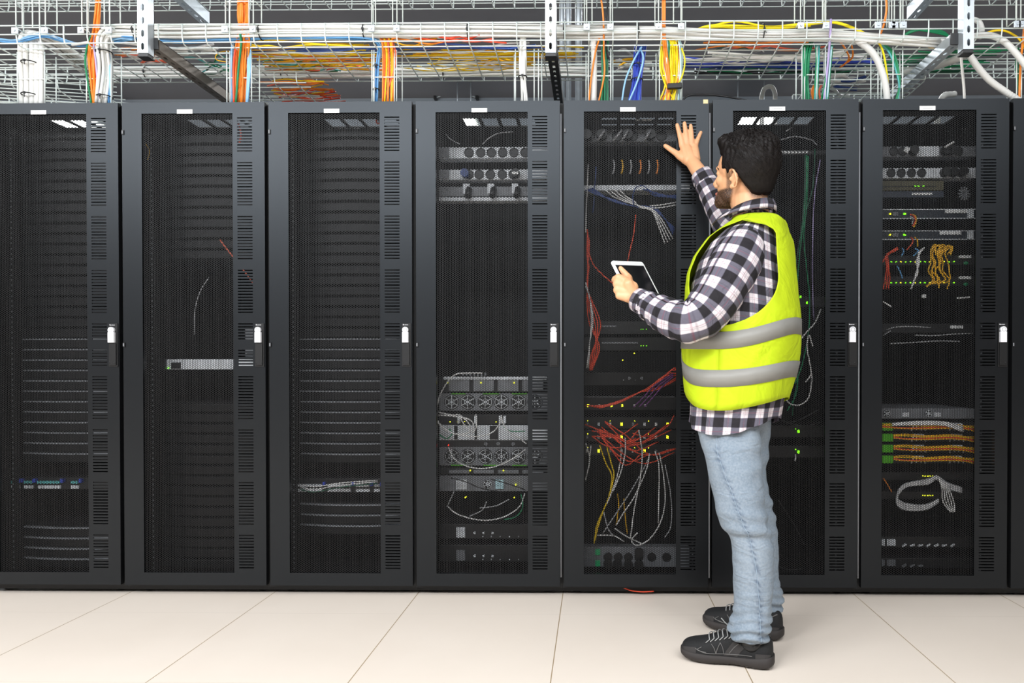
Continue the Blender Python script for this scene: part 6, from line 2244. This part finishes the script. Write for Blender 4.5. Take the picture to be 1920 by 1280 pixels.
def hair_depth(p, nrm, az):
    x, y, z = p
    ay = abs(y)
    topw = float(sstep(0.050, 0.100, z))
    t = 0.0050 + 0.0120 * topw
    t += 0.022 * float(sstep(0.02, 0.070, x)) * float(sstep(0.066, 0.092, z))                    # quiff
    t += 0.010 * float(sstep(-0.03, -0.085, x)) * float(sstep(-0.03, 0.03, z))                    # fuller at the back
    t -= 0.0042 * float(sstep(-0.03, -0.075, z))                                                  # clipped towards the nape
    line = 0.066 if ay < 0.045 else 0.066 - (ay - 0.045) * 1.3
    front = float(sstep(0.066, 0.080, x)) * float(sstep(line + 0.008, line - 0.003, z))
    temple = float(sstep(0.048, 0.060, x)) * float(sstep(0.062, 0.050, z))
    sidebn = float(sstep(0.026, 0.036, x)) * float(sstep(0.018, 0.008, z))
    below = float(np.interp(x, [-.09, -.070, -.058, -.046, -.024, -.010, 0.0, .014, .03], [-.072, -.072, -.066, -.050, -.022, -.004, .008, .004, -.004]))
    below += 0.006 * fbm(x * 60, y * 60, 3.1, 1.0, 2)
    low = float(sstep(below + 0.010, below - 0.008, z))
    cut = max(front, temple, sidebn, low)
    comb = math.sin(az * 34 + 5 * fbm(x, y, z, 24, 2)) * 0.45 + fbm(x * 1.0, y * 3.2, z * 1.0, 42, 3) * 0.9
    t += comb * (0.0008 + 0.0042 * topw + 0.0015 * float(sstep(0.0, 0.05, z)))
    return t * (1 - cut) - 0.014 * cut


hm = MB()
NA = 140
levels = [-.132 + .004 * i for i in range(33)] + [i / 44 for i in range(0, 44)] + [0.985]
rings = []
for lv_ in levels:
    ring = []
    for j in range(NA):
        az = 2 * PI * j / NA
        p, nrm = skull_pt(az, lv_)
        q = p + nrm * hair_depth(p, nrm, az)
        ring.append(H(*q))
    rings.append(ring)
hm.rings(rings, True, True, True)
random.seed(11)


def tuft(a0, l0, da, dl, n, lift, r, droop=0.0):
    """a lock that starts at (azimuth, level) and lies along the scalp"""
    base = []
    for k in range(n):
        t = k / (n - 1)
        az, lv_ = a0 + da * t, l0 + dl * t
        if lv_ > 0.97:
            break
        p, nrm = skull_pt(az, lv_ if lv_ >= 0 else lv_ * 0.1)
        d = hair_depth(p, nrm, az)
        if d < 0.002:
            break
        base.append(H(*(p + nrm * (d - 0.001 + lift * math.sin(PI * min(1, t * 1.1))))))
    if len(base) >= 4:
        q = spl(base, 3)
        hm.tube(q, [r * (0.35 + 0.65 * math.sin(PI * (0.12 + 0.8 * i / (len(q) - 1)))) for i in range(len(q))], 6)


for i in range(330):       # locks combed back from the front over the crown
    s = random.choice((-1, 1))
    a0 = random.uniform(0.0, 1.3) * s
    l0 = random.uniform(0.50, 0.80)
    tuft(a0, l0, random.uniform(0.25, 0.7) * s, random.uniform(0.04, 0.16), 7, random.uniform(.0005, .0030), random.uniform(.0008, .0016))
for i in range(620):       # crown and back, falling down and out
    s = random.choice((-1, 1))
    a0 = random.uniform(0.9, 3.1) * s
    l0 = random.uniform(0.12, 0.92)
    tuft(a0, l0, random.uniform(0.1, 0.45) * s, -random.uniform(0.10, 0.24), 7, random.uniform(.0002, .0022), random.uniform(.0007, .0013))
for i in range(520):
    s = random.choice((-1, 1))
    tuft(random.uniform(0.75, 2.9) * s, random.uniform(-0.35, 0.30), random.uniform(0.05, 0.3) * s, -random.uniform(0.10, 0.25), 6, random.uniform(.0002, .0010), random.uniform(.0005, .0010))
put(hm, 'hair', M['hair'], man, 'short black hair swept back')

# ------------------------------------------------------------------ the tablet
tb = empty('tablet_computer', T(TW / 2, TH_))
tbi = Vector(tb.location)
Tm = Matrix((TE1, TDN, TNR)).transposed().to_4x4()


def rrect(w, h, r, n=6):
    out = []
    for cx, cy, a0 in ((w - r, r, -90), (w - r, h - r, 0), (r, h - r, 90), (r, r, 180)):
        for i in range(n + 1):
            t = R(a0 + 90 * i / n)
            out.append((cx + r * math.cos(t), cy + r * math.sin(t)))
    return out


def tslab(n0, n1, inset, r, name, m, bev=0.0008):
    o = rrect(TW - 2 * inset, TH_ - 2 * inset, r)
    mb = MB()
    mb.rings([[T(inset + a, inset + b, z) - tbi for a, b in o] for z in (n0, n1)], True, True, False)
    return mb.build(name, m, tb, bevel=bev)


tslab(-TT, 0.0, 0.0, 0.010, 'case', M['whiteplastic'], 0.0015)
screen = MB()
ix, iy = 0.0085, 0.018
screen.quad([T(ix, iy, .0005) - tbi, T(TW - ix, iy, .0005) - tbi, T(TW - ix, TH_ - iy, .0005) - tbi, T(ix, TH_ - iy, .0005) - tbi])
sc = MB()
for q in ((ix, iy), (TW - ix, iy), (TW - ix, TH_ - iy), (ix, TH_ - iy)):
    pass
c8 = [T(a, b, z) - tbi for z in (-0.001, 0.0005) for a, b in ((ix, iy), (TW - ix, iy), (TW - ix, TH_ - iy), (ix, TH_ - iy))]
sc.v = [tuple(p) for p in c8]
for q in ((0, 1, 2, 3), (4, 5, 6, 7), (0, 1, 5, 4), (1, 2, 6, 5), (2, 3, 7, 6), (3, 0, 4, 7)):
    sc.face(q)
sc.build('screen', mat('dark_glass', (16, 17, 20), 0.12, 0, 0.02, 10, spec=0.35), tb)
hb = MB().cyl(T(TW / 2, TH_ - 0.009, 0.0002) - tbi, T(TW / 2, TH_ - 0.009, 0.0008) - tbi, 0.005, 20)
hb.build('home_button', M['whiteplastic'], tb)
tag(tb, "white-framed tablet with a dark screen held in the man's left hand", 'tablet')
